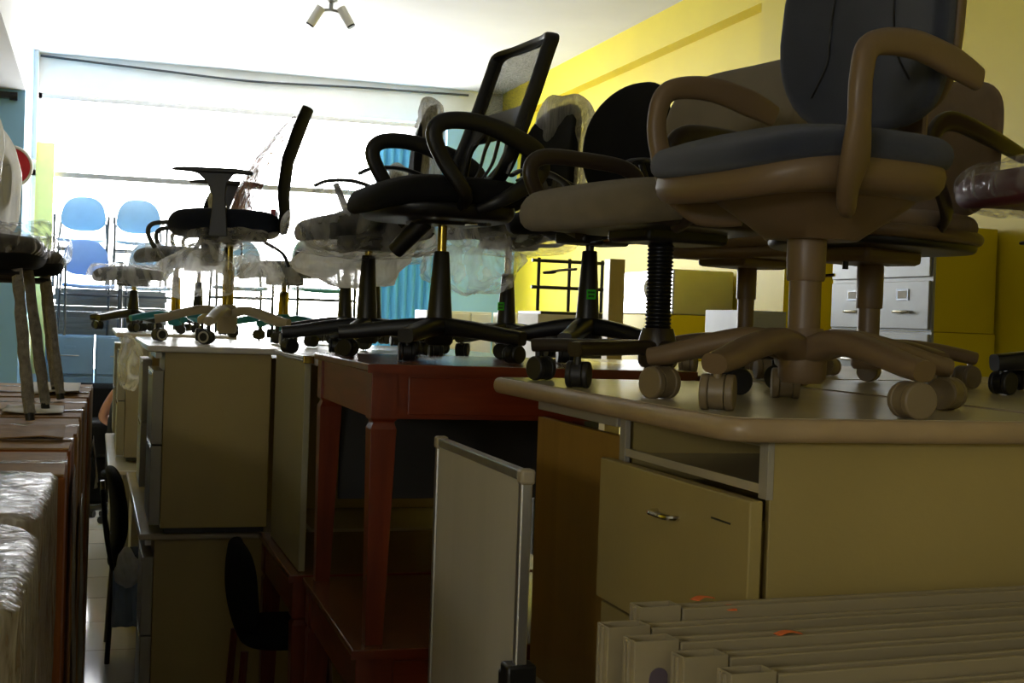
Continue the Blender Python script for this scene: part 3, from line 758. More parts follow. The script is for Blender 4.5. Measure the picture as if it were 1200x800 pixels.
def thin_arm(t, s_, x=.26, m='black', z0=.42, z1=.66, y=0):
    a = MB().sweep([(s_ * (x - .1), y - .02, z0), (s_ * x, y - .03, z0 + .02), (s_ * (x + .005), y + .0, (z0 + z1) / 2), (s_ * (x + .005), y + .05, z1 - .005)], [.018, .018, .014, .012], [.008] * 4, up=(s_, 0, 0), n=10).build('armrest', m, t)
    MB().sweep([(s_ * x, y + .13, z1 - .02), (s_ * x, y + .08, z1 + .002), (s_ * x, y - .02, z1 + .008), (s_ * x, y - .12, z1 - .02), (s_ * x, y - .17, z1 - .06)], [.018, .024, .026, .02, .012], [.007] * 5, n=10).build('arm_pad', m, a)
for s_ in (-1, 1): thin_arm(t, s_, .26, z1=.645)

# 5 ---------------- wrapped-back black chair, green sticker (behind mesh chair)
def wrapped_chair(label, pos, deg, colz=(.12, .36, .42), seat_z=.44, back=True, arms='thin', base='black', bm_='black', wheel='black', bag='bag', seed=1, style='low', sag=.04, backw='grey_wrap', back_h=.46, rot=20, hang=True, group=None, seatm='black_fab', r0=.038, lean=.06, name='swivel_chair', stick=None):
    t = put(name, label, pos, deg, group=group)
    star_base(t, base, wheel, R=.28, hub=.125, tip=.085, rot=radians(rot), w0=.034, w1=.022, h0=.022, h1=.018, wr=.027, wt=.048, style=style)
    column(t, colz[0], colz[1], colz[2], r0, .024, bm_, 'gold')
    MB().box(-.07, .07, -.10, .10, seat_z - .045, seat_z).build('mechanism', 'black', t, bevel=.01)
    cushion(t, 'seat', .47, .47, seat_z, .075, seatm, p=3, edge=.036, drop=.03, cy=.02)
    wrap_pad(t, 'plastic_wrap', .56, .56, seat_z - .03, .125, bag, cy=.02, amp=.022, seed=seed, sag=sag, freq=5)
    if back:
        MB().sweep([(0, -.1, seat_z - .02), (0, -.24, seat_z - .01), (0, -.285, seat_z + .06), (0, -.28, seat_z + .2)], .03, .008, n=12, exp=3).build('back_bracket', 'black', t)
        backrest(t, 'backrest', .40, back_h, seat_z + .12, -.25, .05, seatm, p=2.6, curve=.04, lean=lean, wtop=.9, lumb=.03)
        wrap_pad(t, 'back_wrap', .44, back_h + .05, seat_z + .10, .10, backw, up=True, y=-.265, lean=lean, amp=.018, seed=seed + 5, freq=9)
    if arms == 'thin':
        for s_ in (-1, 1): thin_arm(t, s_, .26, z0=seat_z - .01, z1=seat_z + .22)
    elif arms == 'loop':
        for s_ in (-1, 1):
            loop_arm(t, s_, [(.05, seat_z, -.06), (.10, seat_z + .05, 0), (.15, seat_z + .14, 0), (.13, seat_z + .20, 0), (.02, seat_z + .215, 0), (-.1, seat_z + .2, 0), (-.15, seat_z + .13, 0), (-.1, seat_z + .03, 0)], .014, .011, 'grey_plastic', x=.26)
    if stick: sticker(t, stick[0], stick[1], stick[2])
    return t
wrapped_chair('black swivel chair with streaky film-wrapped back, right behind the mesh chair', (1.56, 5.02, 1.5), 212, seat_z=.47, seed=3, sag=.05, rot=40, back_h=.44, colz=(.12, .33, .44), stick=(.20, 20, .036))
wrapped_chair('plastic-wrapped black chair with thick black column, at the red table left of the mesh chair', (.93, 4.68, 1.5), 205, seat_z=.42, back=False, seed=11, sag=.05, rot=5, colz=(.12, .36, .41))
wrapped_chair('chair with a narrow yellowish wrapped back rising behind the mesh chair arm', (1.17, 5.75, 1.5), 188, seat_z=.44, seed=17, sag=.05, rot=30, back_h=.52, lean=.02, backw='grey_wrap', colz=(.12, .34, .42), arms=None)
wrapped_chair('black chair with small wrapped back seen far behind the plastic bags', (1.20, 6.6, 1.5), 200, seat_z=.42, seed=23, rot=14, back_h=.34, colz=(.12, .34, .4))

# 6 ---------------- task chair on the left stack
t = put('task_chair', 'navy-seated chair with black T arms and beige star base on the left desk stack', (.565, 6.02, 1.5), 186)
star_base(t, 'beige_base', 'rubber', R=.30, hub=.16, tip=.10, rot=radians(28), w0=.03, w1=.022, h0=.02, h1=.02, wr=.03, wt=.05, style='arch', rim='wheel_grey')
column(t, .13, .33, .47, .026, .025, 'gold', 'gold', r2=.017)
MB().lathe([(.02, .44), (.05, .465), (.06, .48)]).build('collar', 'black', t)
MB().box(-.05, .05, .04, .12, .34, .47).build('tension_box', 'black', t, bevel=.01)
MB().box(-.09, .09, -.16, .12, .46, .49).build('mechanism', 'black', t, bevel=.01)
cushion(t, 'seat', .46, .49, .475, .11, 'navy_seat', p=3, edge=.052, drop=.01, cy=.02)
wrap_pad(t, 'plastic_wrap', .49, .50, .45, .05, 'bag_grey', cy=.01, amp=.015, seed=8, sag=.03)
P = [(0, -.16, .46), (0, -.225, .47), (0, -.245, .56), (0, -.235, .68), (0, -.25, .82), (0, -.29, .94), (0, -.33, 1.055)]
def spine(z):
    for i in range(len(P) - 1):
        if P[i][2] <= z <= P[i + 1][2]:
            k = (z - P[i][2]) / (P[i + 1][2] - P[i][2]); return P[i][1] + (P[i + 1][1] - P[i][1]) * k
    return P[-1][1]
R = []
for i in range(15):
    z = .50 + i * .555 / 14; w = .20 if z > .62 else .12 + .08 * (z - .5) / .12; w *= (1 - .25 * max(0, (z - .95) / .1) ** 2)
    y = spine(z); th = .016
    R.append([(w * cos(2 * pi * j / 20), y - .005 + th * sin(2 * pi * j / 20) + .02 * cos(2 * pi * j / 20) ** 2, z) for j in range(20)])
MB().rings(R).build('backrest', 'matte_black', t)
g = MB(); NN = 18; vs = []
for i in range(NN + 1):
    z = .515 + .50 * i / NN; k = i / NN
    for j in range(11):
        q = j / 10; side = -.185 + .37 * q
        bulge = .24 * (1 - k) ** .8 + .02
        vs.append((side * (1 - .15 * k), spine(z) + .02 + bulge * (.55 + .45 * sin(pi * q)) + .012 * noise.noise(Vector((side * 14, z * 3, 1))), z))
g.add(vs, [(i * 11 + j, i * 11 + j + 1, (i + 1) * 11 + j + 1, (i + 1) * 11 + j) for i in range(NN) for j in range(10)])
g.build('back_film', 'pink_film', t)
MB().box(-.10, .10, -.205, -.185, .50, .60).build('lumbar_tag', 'red', t, bevel=.004)
for s_ in (-1, 1): t_arm(t, s_, .27, .46, .735, y=.02, L=.33)
MB().sweep([(.1, -.15, .46), (.2, -.22, .42), (.23, -.25, .36)], .008, n=8).build('cable_loop', 'black', t)

# 7 ---------------- chair with taupe post right of the big chair (F)
t = put('swivel_chair', 'taupe swivel chair with dark underside and brown fabric back, right of the navy chair', (2.02, 3.16, 1.5), 222)
star_base(t, 'taupe', 'tan_wheel', R=.29, hub=.12, tip=.085, rot=radians(160), w0=.034, w1=.026, h0=.022, h1=.018, wr=.032, wt=.055, style='arch')
MB().lathe([(.030, .10), (.030, .21)], 24).build('gas_sleeve', 'taupe', t)
MB().lathe([(.034, .21), (.036, .215), (.036, .325), (.032, .33)], 24).build('gas_cover', 'taupe', t)
MB().box(-.10, .10, -.10, .17, .33, .375).build('mechanism', 'taupe', t, bevel=.015)
MB().cyl((-.02, .15, .31), (-.02, .15, .345), .008).build('tension_screw', 'black', t)
lever(t, .08, .05, .30, .10, droop=.015)
cushion(t, 'seat_underside', .50, .52, .365, .03, 'black', p=2.8, edge=.014, drop=-.01, crown=0, cy=0)
cushion(t, 'seat_shell', .53, .55, .385, .035, 'taupe', p=2.8, edge=.017, drop=-.01, crown=0, cy=0)
cushion(t, 'seat', .50, .52, .405, .06, 'tan_fab', p=2.8, edge=.028, cy=0)
backrest(t, 'backrest', .52, .40, .47, -.30, .06, 'tan_fab', p=3.2, curve=.06, lean=.12, wtop=.95, lumb=.03)
MB().sweep([(0, -.1, .38), (0, -.26, .385), (0, -.30, .44), (0, -.31, .58)], .04, .012, n=12, exp=3).build('back_bracket', 'taupe', t)
for s_ in (-1, 1):
    P = [(.05, .40, -.05), (.10, .45, .01), (.17, .56, .01), (.18, .64, .01), (.10, .685, .01), (-.08, .67, .01), (-.30, .64, 0)]
    loop_arm(t, s_, P, [.02, .024, .024, .024, .026, .026, .02], [.012] * 7, 'black' if s_ > 0 else 'dark_brown', x=.27)

# 8 ---------------- maroon wrapped seat, right edge, on black star base
t = put('swivel_chair', 'swivel chair with a film-wrapped maroon seat on a black star base, far right', (2.48, 2.76, 1.5), 197)
star_base(t, 'black', 'rubber', R=.31, hub=.125, tip=.09, rot=radians(12), w0=.036, w1=.024, h0=.024, h1=.016, wr=.03, wt=.05, style='low')
column(t, .11, .34, .47, .032, .026, 'black', 'gold')
MB().box(-.10, .10, -.14, .12, .45, .48).build('mechanism', 'black', t, bevel=.01)
cushion(t, 'seat', .50, .52, .485, .085, 'maroon_fab', p=2.8, edge=.04, drop=.03, cy=.14, tilt=.0)
wrap_pad(t, 'plastic_wrap', .53, .55, .478, .11, 'wrap_thin', cy=.14, amp=.02, seed=41, sag=.02)
backrest(t, 'backrest', .46, .5, .62, -.22, .07, 'maroon_fab', p=2.8, lean=.12)
lever(t, .08, .12, .42, .12, droop=.02)

# 9 ---------------- beige chair whose post shows left of the big chair's post
t = put('swivel_chair', 'brown-backed swivel chair on a beige column between the bellows and navy chairs', (2.02, 3.88, 1.5), 225)
star_base(t, 'taupe', 'tan_wheel', R=.28, hub=.12, tip=.085, rot=radians(15), w0=.034, w1=.026, h0=.022, h1=.018, wr=.03, wt=.05)
MB().lathe([(.026, .10), (.027, .24)], 24).build('gas_sleeve', 'taupe', t)
MB().lathe([(.031, .24), (.032, .245), (.032, .34), (.028, .345)], 24).build('gas_cover', 'taupe', t)
MB().box(-.09, .09, -.10, .15, .34, .375).build('mechanism', 'taupe', t, bevel=.012)
cushion(t, 'seat_shell', .48, .48, .37, .035, 'taupe', p=2.8, edge=.017, crown=0)
cushion(t, 'seat', .48, .48, .40, .06, 'tan_fab', p=2.8, edge=.028)
backrest(t, 'backrest', .46, .44, .56, -.24, .06, 'tan_fab', p=3.2, lean=.08)
MB().sweep([(0, -.1, .38), (0, -.24, .385), (0, -.28, .44), (0, -.27, .6)], .035, .01, n=12, exp=3).build('back_bracket', 'taupe', t)

# 10 --------------- chairs behind the left task chair
wrapped_chair('grey-film-wrapped chair on a teal star base, behind the navy task chair', (.47, 8.30, 1.5), 190, seat_z=.44, base='teal', bm_='gold', wheel='rubber', bag='bag_grey', seed=51, rot=50, arms='loop', back_h=.34, colz=(.12, .34, .42), backw='grey_wrap', style='arch', r0=.03)
wrapped_chair('film-wrapped seat on a teal star base, right of the navy task chair', (.98, 6.35 + .9, 1.5), 192, seat_z=.34, base='teal', bm_='gold', wheel='rubber', bag='bag_grey', seed=57, rot=10, arms=None, back=False, colz=(.12, .26, .33), style='arch', r0=.03)
wrapped_chair('chair with a curved wrapped back, farthest behind the navy task chair', (.68, 9.38, 1.5), 186, seat_z=.46, bag='bag_grey', seed=61, rot=33, arms='loop', back_h=.42, colz=(.12, .34, .44), backw='grey_wrap')
wrapped_chair('chair with a wrapped seat on a short black column, left of the teal based one', (.24, 8.98, 1.5), 186, seat_z=.33, bag='bag_grey', seed=67, rot=0, arms=None, back=False, colz=(.12, .26, .32))

# plastic bags between chairs
def bag(label, p, size, seed, m='bag', amp=.28, freq=2.2, stretch=1.0):
    n1, n2 = 36, 24; R = []
    for i in range(1, n2):
        th = pi * i / n2; ring = []
        for j in range(n1):
            ph = 2 * pi * j / n1
            d = Vector((sin(th) * cos(ph), sin(th) * sin(ph), cos(th)))
            k = 1 + amp * (1.3 * noise.noise(d * freq * .7 + Vector((seed, 0, 0))) + .22 * noise.noise(d * freq * 2.7 + Vector((0, seed, 0)))) + .06 * abs(sin(ph * 5 + seed + 3 * d.z))
            k *= 1 + .35 * max(0, d.z) ** 6
            ring.append(Vector((d.x * size[0], d.y * size[1], d.z * size[2])) * k)
        R.append(ring)
    o = MB().rings(R).build('plastic_bag', m, None); o.location = p
    return tag(o, label, 'plastic bag')
bag('puffy clear plastic bag hanging under the navy task chair', (.42, 5.85, 1.80), (.17, .16, .10), 3, 'bag')
bag('grey plastic bag drooping behind the task chair column', (.74, 6.35, 1.80), (.11, .15, .10), 9, 'bag_grey')
bag('large glossy plastic bag bulging left of the mesh chair seat', (.80, 4.62, 1.97), (.15, .16, .10), 14, 'bag')
bag('white plastic bag draped beneath the mesh chair seat', (.93, 4.95, 1.86), (.21, .16, .10), 19, 'white_bag')
bag('big clear plastic bag hanging right of the mesh chair column', (1.38, 4.90, 1.86), (.19, .16, .12), 27, 'bag')
bag('crumpled clear bag tucked between the two desk stacks on the left', (.20, 7.55, 1.33), (.07, .14, .12), 35, 'bag')

# ---- cardboard boxes on the left
def carton(label, x0, x1, y0, y1, h, m='card', wrap=None, seed=0, group=None, lip=0):
    t = thing('cardboard_box', label, 'box', ((x0 + x1) / 2, (y0 + y1) / 2, 0), radians(random.uniform(-1, 1)), group)
    W, D = (x1 - x0) / 2, (y1 - y0) / 2
    box(-W, W, -D, D, 0, h).build('carton', m, t, True, .008, 3)
    # closed flaps with a centre gap, and tape
    f = MB(); f.box(-W + .003, W - .003, -D + .003, -.002, h, h + .005).box(-W + .003, W - .003, .002, D - .003, h, h + .006 + lip)
    f.build('flap', 'card', t, False, .001)
    MB().box(-.12, W + .001, -.028, .028, h + .006 + lip, h + .0075 + lip).box(W, W + .0015, -.028, .028, h - .07, h + .0075 + lip).build('packing_tape', 'wrap_thin', t, False)
    if wrap:
        R = []; n = 60; o = selli(2 * W + .05, 2 * D + .03, 9, n)
        zz = [0.02] + [h * k / 14 for k in range(1, 14)] + [h + .012, h + .022, h + .024]
        for i, z in enumerate(zz):
            s_ = 1 if i < len(zz) - 3 else (1.0, .97, .3)[i - len(zz) + 3]
            ring = []
            for a, b in o:
                q = noise.noise(Vector((a * 6 + seed, b * 6, z * 2.2))) * .016 + noise.noise(Vector((a * 16 + seed, b * 16 + z * 9, z * 5))) * .010
                l = math.hypot(a, b); ring.append((a * s_ + a / l * q, b * s_ + b / l * q, z + (noise.noise(Vector((a * 9, b * 9, seed))) * .012 if i >= len(zz) - 3 else 0)))
            R.append(ring)
        MB().rings(R).build('stretch_wrap', wrap, t, angle=80)
    return t
specs = [(-.95, -.100, 1.62, 2.26, 1.265, 'card', 'wrap', 'nearest cardboard box at the lower left, tightly wrapped in shiny stretch film'),
         (-.95, -.095, 2.30, 3.00, 1.27, 'card_orange', 'wrap', 'second cardboard box from the camera, film-wrapped, behind the nearest one'),
         (-.95, -.052, 3.04, 3.50, 1.268, 'card_orange', None, 'orange-brown cardboard box with bare edge, third of the row on the left'),
         (-.95, -.046, 3.54, 3.92, 1.275, 'card_orange', None, 'brown cardboard box, fourth of the left row'),
         (-.95, -.036, 3.96, 4.50, 1.272, 'card', None, 'brown cardboard box carrying the front legs of the near wrapped chair'),
         (-.95, -.030, 4.54, 4.98, 1.275, 'card', None, 'brown cardboard box halfway along the left row'),
         (-.95, -.020, 5.02, 5.5, 1.272, 'card', None, 'brown cardboard box carrying the far wrapped chair, third from the far end of the row'),
         (-.95, -.010, 5.54, 5.98, 1.275, 'card_orange', None, 'orange-brown carton with printed letters near the far end of the left row'),
         (-.95, .0, 6.02, 6.5, 1.272, 'card', None, 'last cardboard box at the far end of the left row, beside the aisle')]
CART = []
for i, (a, b, c_, d, h, m, w, lab) in enumerate(specs):
    t = carton(lab, a, b, c_, d, h, m, w, i * 7.3, lip=.004 * (i % 2)); CART.append(t)
    if 'printed' in lab:
        W = (b - a) / 2
        pm = MB(); z = 1.02
        for n_, strokes in enumerate((((0, 1, 0, .25), (0, .25, 0, 1), (.75, 1, 0, 1)), ((0, .3, 0, 1), (.7, 1, 0, 1), (0, 1, .8, 1)), ((0, 1, 0, .22), (0, 1, .78, 1), (0, .28, 0, 1), (.72, 1, 0, 1)), ((0, .3, 0, 1), (0, 1, .4, .6), (.7, 1, 0, 1)))):
            for a0, a1, b0, b1 in strokes: pm.box(W + .0012, W + .002, -.12 + .16 * a0, -.12 + .16 * a1, z - .10 + .085 * b0, z - .10 + .085 * b1)
            z -= .11
        pm.build('printed_marks', 'ink', t, False)
# paper and foam sheets lying on the boxes
def sheet(name, label, x0, x1, y0, y1, z, m, seed, amp=.012, cat='sheet'):
    g = MB(); N = 14; vs = []
    for i in range(N + 1):
        for j in range(N + 1):
            x = x0 + (x1 - x0) * i / N; y = y0 + (y1 - y0) * j / N
            vs.append((x, y, z + amp * (.6 + noise.noise(Vector((x * 9 + seed, y * 9, 0))))))
    fs = [(i * (N + 1) + j, (i + 1) * (N + 1) + j, (i + 1) * (N + 1) + j + 1, i * (N + 1) + j + 1) for i in range(N) for j in range(N)]
    g.add(vs, fs); o = g.build(name, m); so = o.modifiers.new('s', 'SOLIDIFY'); so.thickness = .002; so.offset = 1
    return tag(o, label, cat)
sheet('paper_sheet', 'crumpled white paper on the far cartons of the left row', -.26, -.05, 5.6, 6.3, 1.284, 'paper', 2, .02, 'paper')
sheet('paper_sheet', 'flat sheet of grey packing paper on the middle cartons', -.28, -.09, 4.6, 4.95, 1.284, 'paper', 5, .01, 'paper')
sheet('foam_sheet', 'brown ribbed cardboard sheet lying under the near chair legs', -.8, -.07, 3.7, 4.1, 1.284, 'card', 9, .01, 'cardboard')
# torn film flaps hanging on the aisle side
def flap(ci, x, y0, y1, z0, z1, m, seed):
    g = MB(); N = 16; vs = []
    for i in range(N + 1):
        for j in range(N + 1):
            z = z0 + (z1 - z0) * i / N; y = y0 + (y1 - y0) * j / N * (.6 + .4 * i / N)
            vs.append((x + .018 * (1 + noise.noise(Vector((y * 12 + seed, z * 5, 0)))) * (1.2 - i / N) + .004, y, z + .03 * noise.noise(Vector((y * 8, seed, 1)))))
    fs = [(i * (N + 1) + j, (i + 1) * (N + 1) + j, (i + 1) * (N + 1) + j + 1, i * (N + 1) + j + 1) for i in range(N) for j in range(N)]
    g.add(vs, fs); o = g.build('torn_wrap', m); so = o.modifiers.new('s', 'SOLIDIFY'); so.thickness = .0015
    p = CART[ci]; o.parent = p; o.matrix_parent_inverse = (Matrix.Translation(p.location) @ Matrix.Rotation(p.rotation_euler.z, 4, 'Z')).inverted()
flap(3, -.046, 3.5, 3.85, .35, 1.2, 'foam', 3)
flap(5, -.030, 4.35, 4.8, .25, 1.0, 'grey_steel', 8)
flap(8, .004, 6.05, 6.4, .85, 1.05, 'paper', 12)

# ---- wrapped chairs standing on the boxes
def boxtop_chair(label, x, y, rz, z, seedv, backm='white_bag'):
    t = thing('visitor_chair', label, 'chair', (x, y, z), rz)
    H = .47
    for sx in (-1, 1):
        for sy in (-1, 1):
            l = MB().sweep([(sx * .22, sy * .22, .02), (sx * .19, sy * .18, H * .5), (sx * .16, sy * .14, H)], [.017, .019, .016], n=10, sub=8)
            for i, v in enumerate(l.v):
                k = noise.noise(Vector(v) * 60) * .004; l.v[i] = (v[0] + k, v[1] + k, v[2])
            lo = l.build('leg', 'foam', t)
            MB().cyl((sx * .2215, sy * .2215, 0), (sx * .217, sy * .216, .03), .014).build('foot_cap', 'rubber', lo)
    for yy in (-.15, .15): MB().sweep([(-.17, yy, H - .02), (.17, yy, H - .02)], .01, n=8).build('cross_bar', 'black', t)
    cushion(t, 'seat', .46, .46, H, .10, 'black_fab', p=3, edge=.045, drop=.02)
    wrap_pad(t, 'seat_wrap', .50, .50, H + .02, .13, 'wrap_thin', amp=.03, seed=seedv)
    for sx in (-1, 1): MB().sweep([(.1 + sx * .10, -.17, H), (.1 + sx * .10, -.20, H + .15), (.1 + sx * .10, -.21, H + .34)], .011, n=8).build('back_post', 'black', t)
    backrest(t, 'backrest', .26, .30, H + .22, -.22, .045, 'wall_white', p=3, lean=.05).location.x = .10
    wrap_pad(t, 'back_wrap', .32, .55, H + .06, .11, backm, up=True, y=-.24, lean=.04, amp=.018, seed=seedv + 3, freq=5).location.x = .10
    return t
boxtop_chair('plastic-wrapped black chair on the cartons, nearest of the two, its foam-covered legs splayed', -.385, 4.56, radians(176), 1.286, 3)
boxtop_chair('plastic-wrapped black chair with film-covered seat standing on the far cartons', -.35, 5.52, radians(184), 1.286, 8)

# ---- red round disc on the blue wall
t = thing('wall_disc', 'round red disc with a cream rim on the blue wall', 'wall disc', (-.70, 11.72, 2.78))
MB().cyl((0, 0, 0), (0, .03, 0), .16, n=40).build('face', 'red', t)
MB().sweep([(.165 * cos(2 * pi * i / 16), .008, .165 * sin(2 * pi * i / 16)) for i in range(16)], .014, n=8, up=(0, 1, 0), loop=True).build('rim', 'paper', t)
t = thing('wall_bracket', 'small black bracket high on the blue wall', 'bracket', (-.80, 11.72, 3.36))
MB().box(-.1, .08, -.03, .03, -.02, .03).cyl((.08, 0, .0), (.14, 0, 0), .035).build('arm', 'black', t)

# ---- blue filing cabinets at the back, dark cabinet below, boards and chairs above
def file_cab(label, x0, x1, y0, y1, z0, H, m, n=3, group=None, slots=True, face='-y', hm='grey_steel'):
    t = thing('filing_cabinet', label, 'cabinet', (x0, y0, z0), 0, group)
    W, D = x1 - x0, y1 - y0
    box(0, W, .02, D, 0, H).build('body', m, t, False, .003)
    for k in range(n):
        za, zb = H * k / n + .012, H * (k + 1) / n - .012
        d = MB().box(.015, W - .015, 0, .022, za, zb).build('drawer', m, t, False, .003)
        mid = (za + zb) / 2
        MB().sweep([(W / 2 - .07, .0, mid), (W / 2 - .06, -.02, mid), (W / 2 + .06, -.02, mid), (W / 2 + .07, 0, mid)], .006, n=6, sub=3).build('handle', hm, d)
        if slots: MB().box(W / 2 - .045, W / 2 + .045, -.003, 0, mid + .06, mid + .085).build('label_holder', m, d, False, .001)
    return t
file_cab('pale blue steel filing cabinet at the back, left of the pair', -.40, .005, 12.18, 13.11, 0, 1.385, 'blue_steel', 4)
file_cab('pale blue steel filing cabinet at the back, right of the pair', .015, .42, 12.18, 13.11, 0, 1.385, 'blue_steel', 4)
t = thing('sofa', 'black sofa below the blue filing cabinets', 'sofa', (0, 11.8, 0))
box(-.52, .60, -.30, .32, 0, .40).build('seat_base', 'black_fab', t, True, .03)
box(-.50, .58, -.42, .10, .40, .70).build('seat_cushion', 'black_fab', t, True, .04)
box(-.50, .58, .12, .34, .40, .98).build('backrest', 'black_fab', t, True, .04)

def shell_chair(label, x, y, z, rz, m='blue_shell', legs='grey_plastic', arms=True, stack=False, group=None):
    t = thing('visitor_chair', label, 'chair', (x, y, z), rz, group)
    cushion(t, 'seat', .45, .43, .43, .03, m, p=2.8, edge=.014, crown=-.01, drop=.02)
    backrest(t, 'backrest', .46, .33, .54, -.22, .025, m, p=2.7, curve=.05, lean=.12, wtop=.72, lumb=.02)
    for s_ in (-1, 1):
        MB().sweep([(s_ * .23, .22, .0), (s_ * .23, .21, .35), (s_ * .235, .20, .62), (s_ * .235, .14, .66), (s_ * .235, -.08, .655), (s_ * .22, -.22, .63)] if arms else [(s_ * .21, .22, 0), (s_ * .20, .18, .4), (s_ * .19, -.1, .42)], .012, n=8).build('frame_tube', legs, t)
        MB().sweep([(s_ * .22, -.24, .0), (s_ * .215, -.19, .40), (s_ * .20, -.22, .62)], .012, n=8).build('leg', legs, t)
    for yy in (-.20, .20): MB().sweep([(-.22, yy, .36), (.22, yy, .36)], .01, n=8).build('cross_bar', legs, t)
    return t
G = 'blue shell visitor chairs at the back'
for lab, x, y, z, rz, m in (
        ('blue visitor chair standing on the left blue cabinet in front of the boards', -.06, 12.44, 1.387, 190, 'blue_fab'),
        ('blue shell chair on top of the pile of boards, leftmost against the window', -.13, 12.90, 1.81, 178, 'blue_shell'),
        ('second blue shell chair on the pile of boards, right of the leftmost', .38, 12.90, 1.81, 182, 'blue_shell'),
        ('blue visitor chair on the right blue cabinet, beside the teal based chair', .47, 12.44, 1.387, 175, 'blue_shell')):
    shell_chair(lab, x, y, z, radians(rz), m)
file_cab('pale blue steel filing cabinet at the back, half hidden by the desk stack', .43, .74, 12.18, 13.11, 0, 1.385, 'blue_steel', 4)
shell_chair('teal shell visitor chair in the middle of the background', 1.72, 10.6, 1.40, radians(185), 'teal_seat')
shell_chair('blue-grey shell visitor chair half hidden behind the teal-based chair', 1.15, 11.2, 1.40, radians(185), 'blue_shell')
tag(box(.90, 2.1, 10.2, 11.5, 0, 1.40).build('storage_cabinet', 'grey_steel', None, False, .004), 'grey steel cabinet in the background under the teal chair', 'cabinet')
for k in range(8):
    z = 1.387 + k * .0525
    o = box(-.36 + .008 * (k % 3), .64 - .012 * (k % 2), 12.72, 13.10, z, z + .051).build('flat_board', 'card_grey', None, False, .002)
    tag(o, 'grey flat board in the pile behind the blue chairs', 'board', 'flat boards piled behind the blue chairs')

# ---- yellow wall side: card file cabinets etc.
def card_cab(label, x0, x1, y0, y1, z0, z1, cols, rows, m='grey_steel', side='yellow'):
    """drawers look towards -x, painted side looks at the camera"""
    t = thing('card_file_cabinet', label, 'cabinet', (x0, y0, z0))
    X, Y, Z = x1 - x0, y1 - y0, z1 - z0
    box(.0, X, 0, Y, 0, Z).build('body', side, t, False, .004)
    MB().box(-.012, 0, 0, Y, 0, Z).build('front_frame', m, t, False)
    cw = Y / cols; rh = Z / rows
    for i in range(cols):
        for k in range(rows):
            a, b = i * cw + .012, (i + 1) * cw - .012; c0, c1 = k * rh + .01, (k + 1) * rh - .01
            d = MB().box(-.026, -.012, a, b, c0, c1).build('drawer', m, t, False, .003)
            mz = c0 + (c1 - c0) * .36; my = (a + b) / 2
            MB().sweep([(-.026, my - .06, mz), (-.045, my - .05, mz), (-.045, my + .05, mz), (-.026, my + .06, mz)], .007, n=8, sub=3).build('handle', 'chrome', d)
            zc = c0 + (c1 - c0) * .72
            MB().box(-.030, -.026, my - .05, my + .05, zc - .028, zc + .028).build('label_holder', 'steel', d, False, .001)
            MB().box(-.031, -.030, my - .038, my + .038, zc - .018, zc + .018).build('label_card', 'paper', d, False)
    return t
card_cab('tall grey card-file cabinet with yellow side, against the right wall behind the navy chair', 3.74, 4.08, 5.30, 6.20, 0, 1.66, 2, 7)
card_cab('upper grey card-file cabinet with label holders, stacked on the tall one', 3.745, 4.08, 5.31, 6.19, 1.662, 2.16, 2, 2)
file_cab('slim grey label-drawer cabinet in the background between the beige and taupe chair columns', 2.95, 3.21, 5.72, 6.1, 0, 1.735, 'grey_steel', 7)
t = thing('steel_box', 'shiny stainless steel box in the distance on a yellow cabinet', 'steel box', (3.62, 8.6, 1.725))
box(0, .44, -.62, .55, 0, .30).build('shell', 'steel', t, False, .01)
MB().sweep([(-.004, -.30, .05), (-.012, -.27, .12), (-.012, -.24, .18), (-.004, -.22, .23)], [.02, .035, .035, .02], .01, n=10).build('recessed_grip', 'chrome', t)
tag(box(3.60, 4.06, 7.98, 9.2, 0, 1.723).build('storage_cabinet', 'yellow', None, False, .004), 'yellow cabinet carrying the stainless steel box', 'cabinet')
tag(box(3.02, 3.12, 7.6, 7.7, 0, 2.05).build('square_post', 'cream', None, False, .004), 'cream square post behind the bellows column', 'post')
t = thing('filing_cabinet', 'dark cabinet with a white paper-covered front in the distance behind the green-stickered chair', 'cabinet', (2.85, 8.4, 0))
box(0, .52, 0, .5, 0, 1.72).build('body', 'dark_void', t, False, .004)
MB().box(-.004, 0, 0.02, .48, 1.2, 1.70).box(-.02, .26, -.006, 0, 1.2, 1.70).build('paper_cover', 'paper', t, False)
MB().box(.12, .2, -.008, -.006, 1.62, 1.625).box(.12, .2, -.008, -.006, 1.59, 1.595).box(.12, .2, -.008, -.006, 1.56, 1.565).build('print', 'ink', t, False)
def locker(label, x, y, w, h, cols):
    t = thing('locker_cabinet', label, 'locker', (x, y, 0))
    box(0, w, .02, .45, 0, h).build('body', 'wall_white', t, False, .004)
    for i in range(cols):
        d = MB().box(w * i / cols + .01, w * (i + 1) / cols - .01, 0, .02, .1, h - .02).build('door', 'wall_white', t, False, .003)
        MB().box(w * (i + .4) / cols, w * (i + .7) / cols, -.012, 0, h - .2, h - .17).build('handle', 'steel', d, False, .003)
locker('white locker cabinet by the blue pier in the background', 2.85, 11.6, .62, 1.72, 3)
locker('white locker cabinet right of the first one in the background', 3.52, 11.3, .5, 1.72, 2)
t = thing('metal_rack', 'thin black metal rack frame standing on the dark cabinet', 'rack', (2.86, 8.5, 1.722))
for x in (0, .22, .46): MB().sweep([(x, 0, 0), (x, 0, .18), (x, 0, .36)], .012, n=8).build('upright', 'black', t)
MB().sweep([(-.05, 0, .16), (.2, 0, .16), (.5, 0, .16)], .012, n=8).sweep([(-.05, 0, .34), (.2, 0, .34), (.5, 0, .34)], .012, n=8).build('rail', 'black', t)
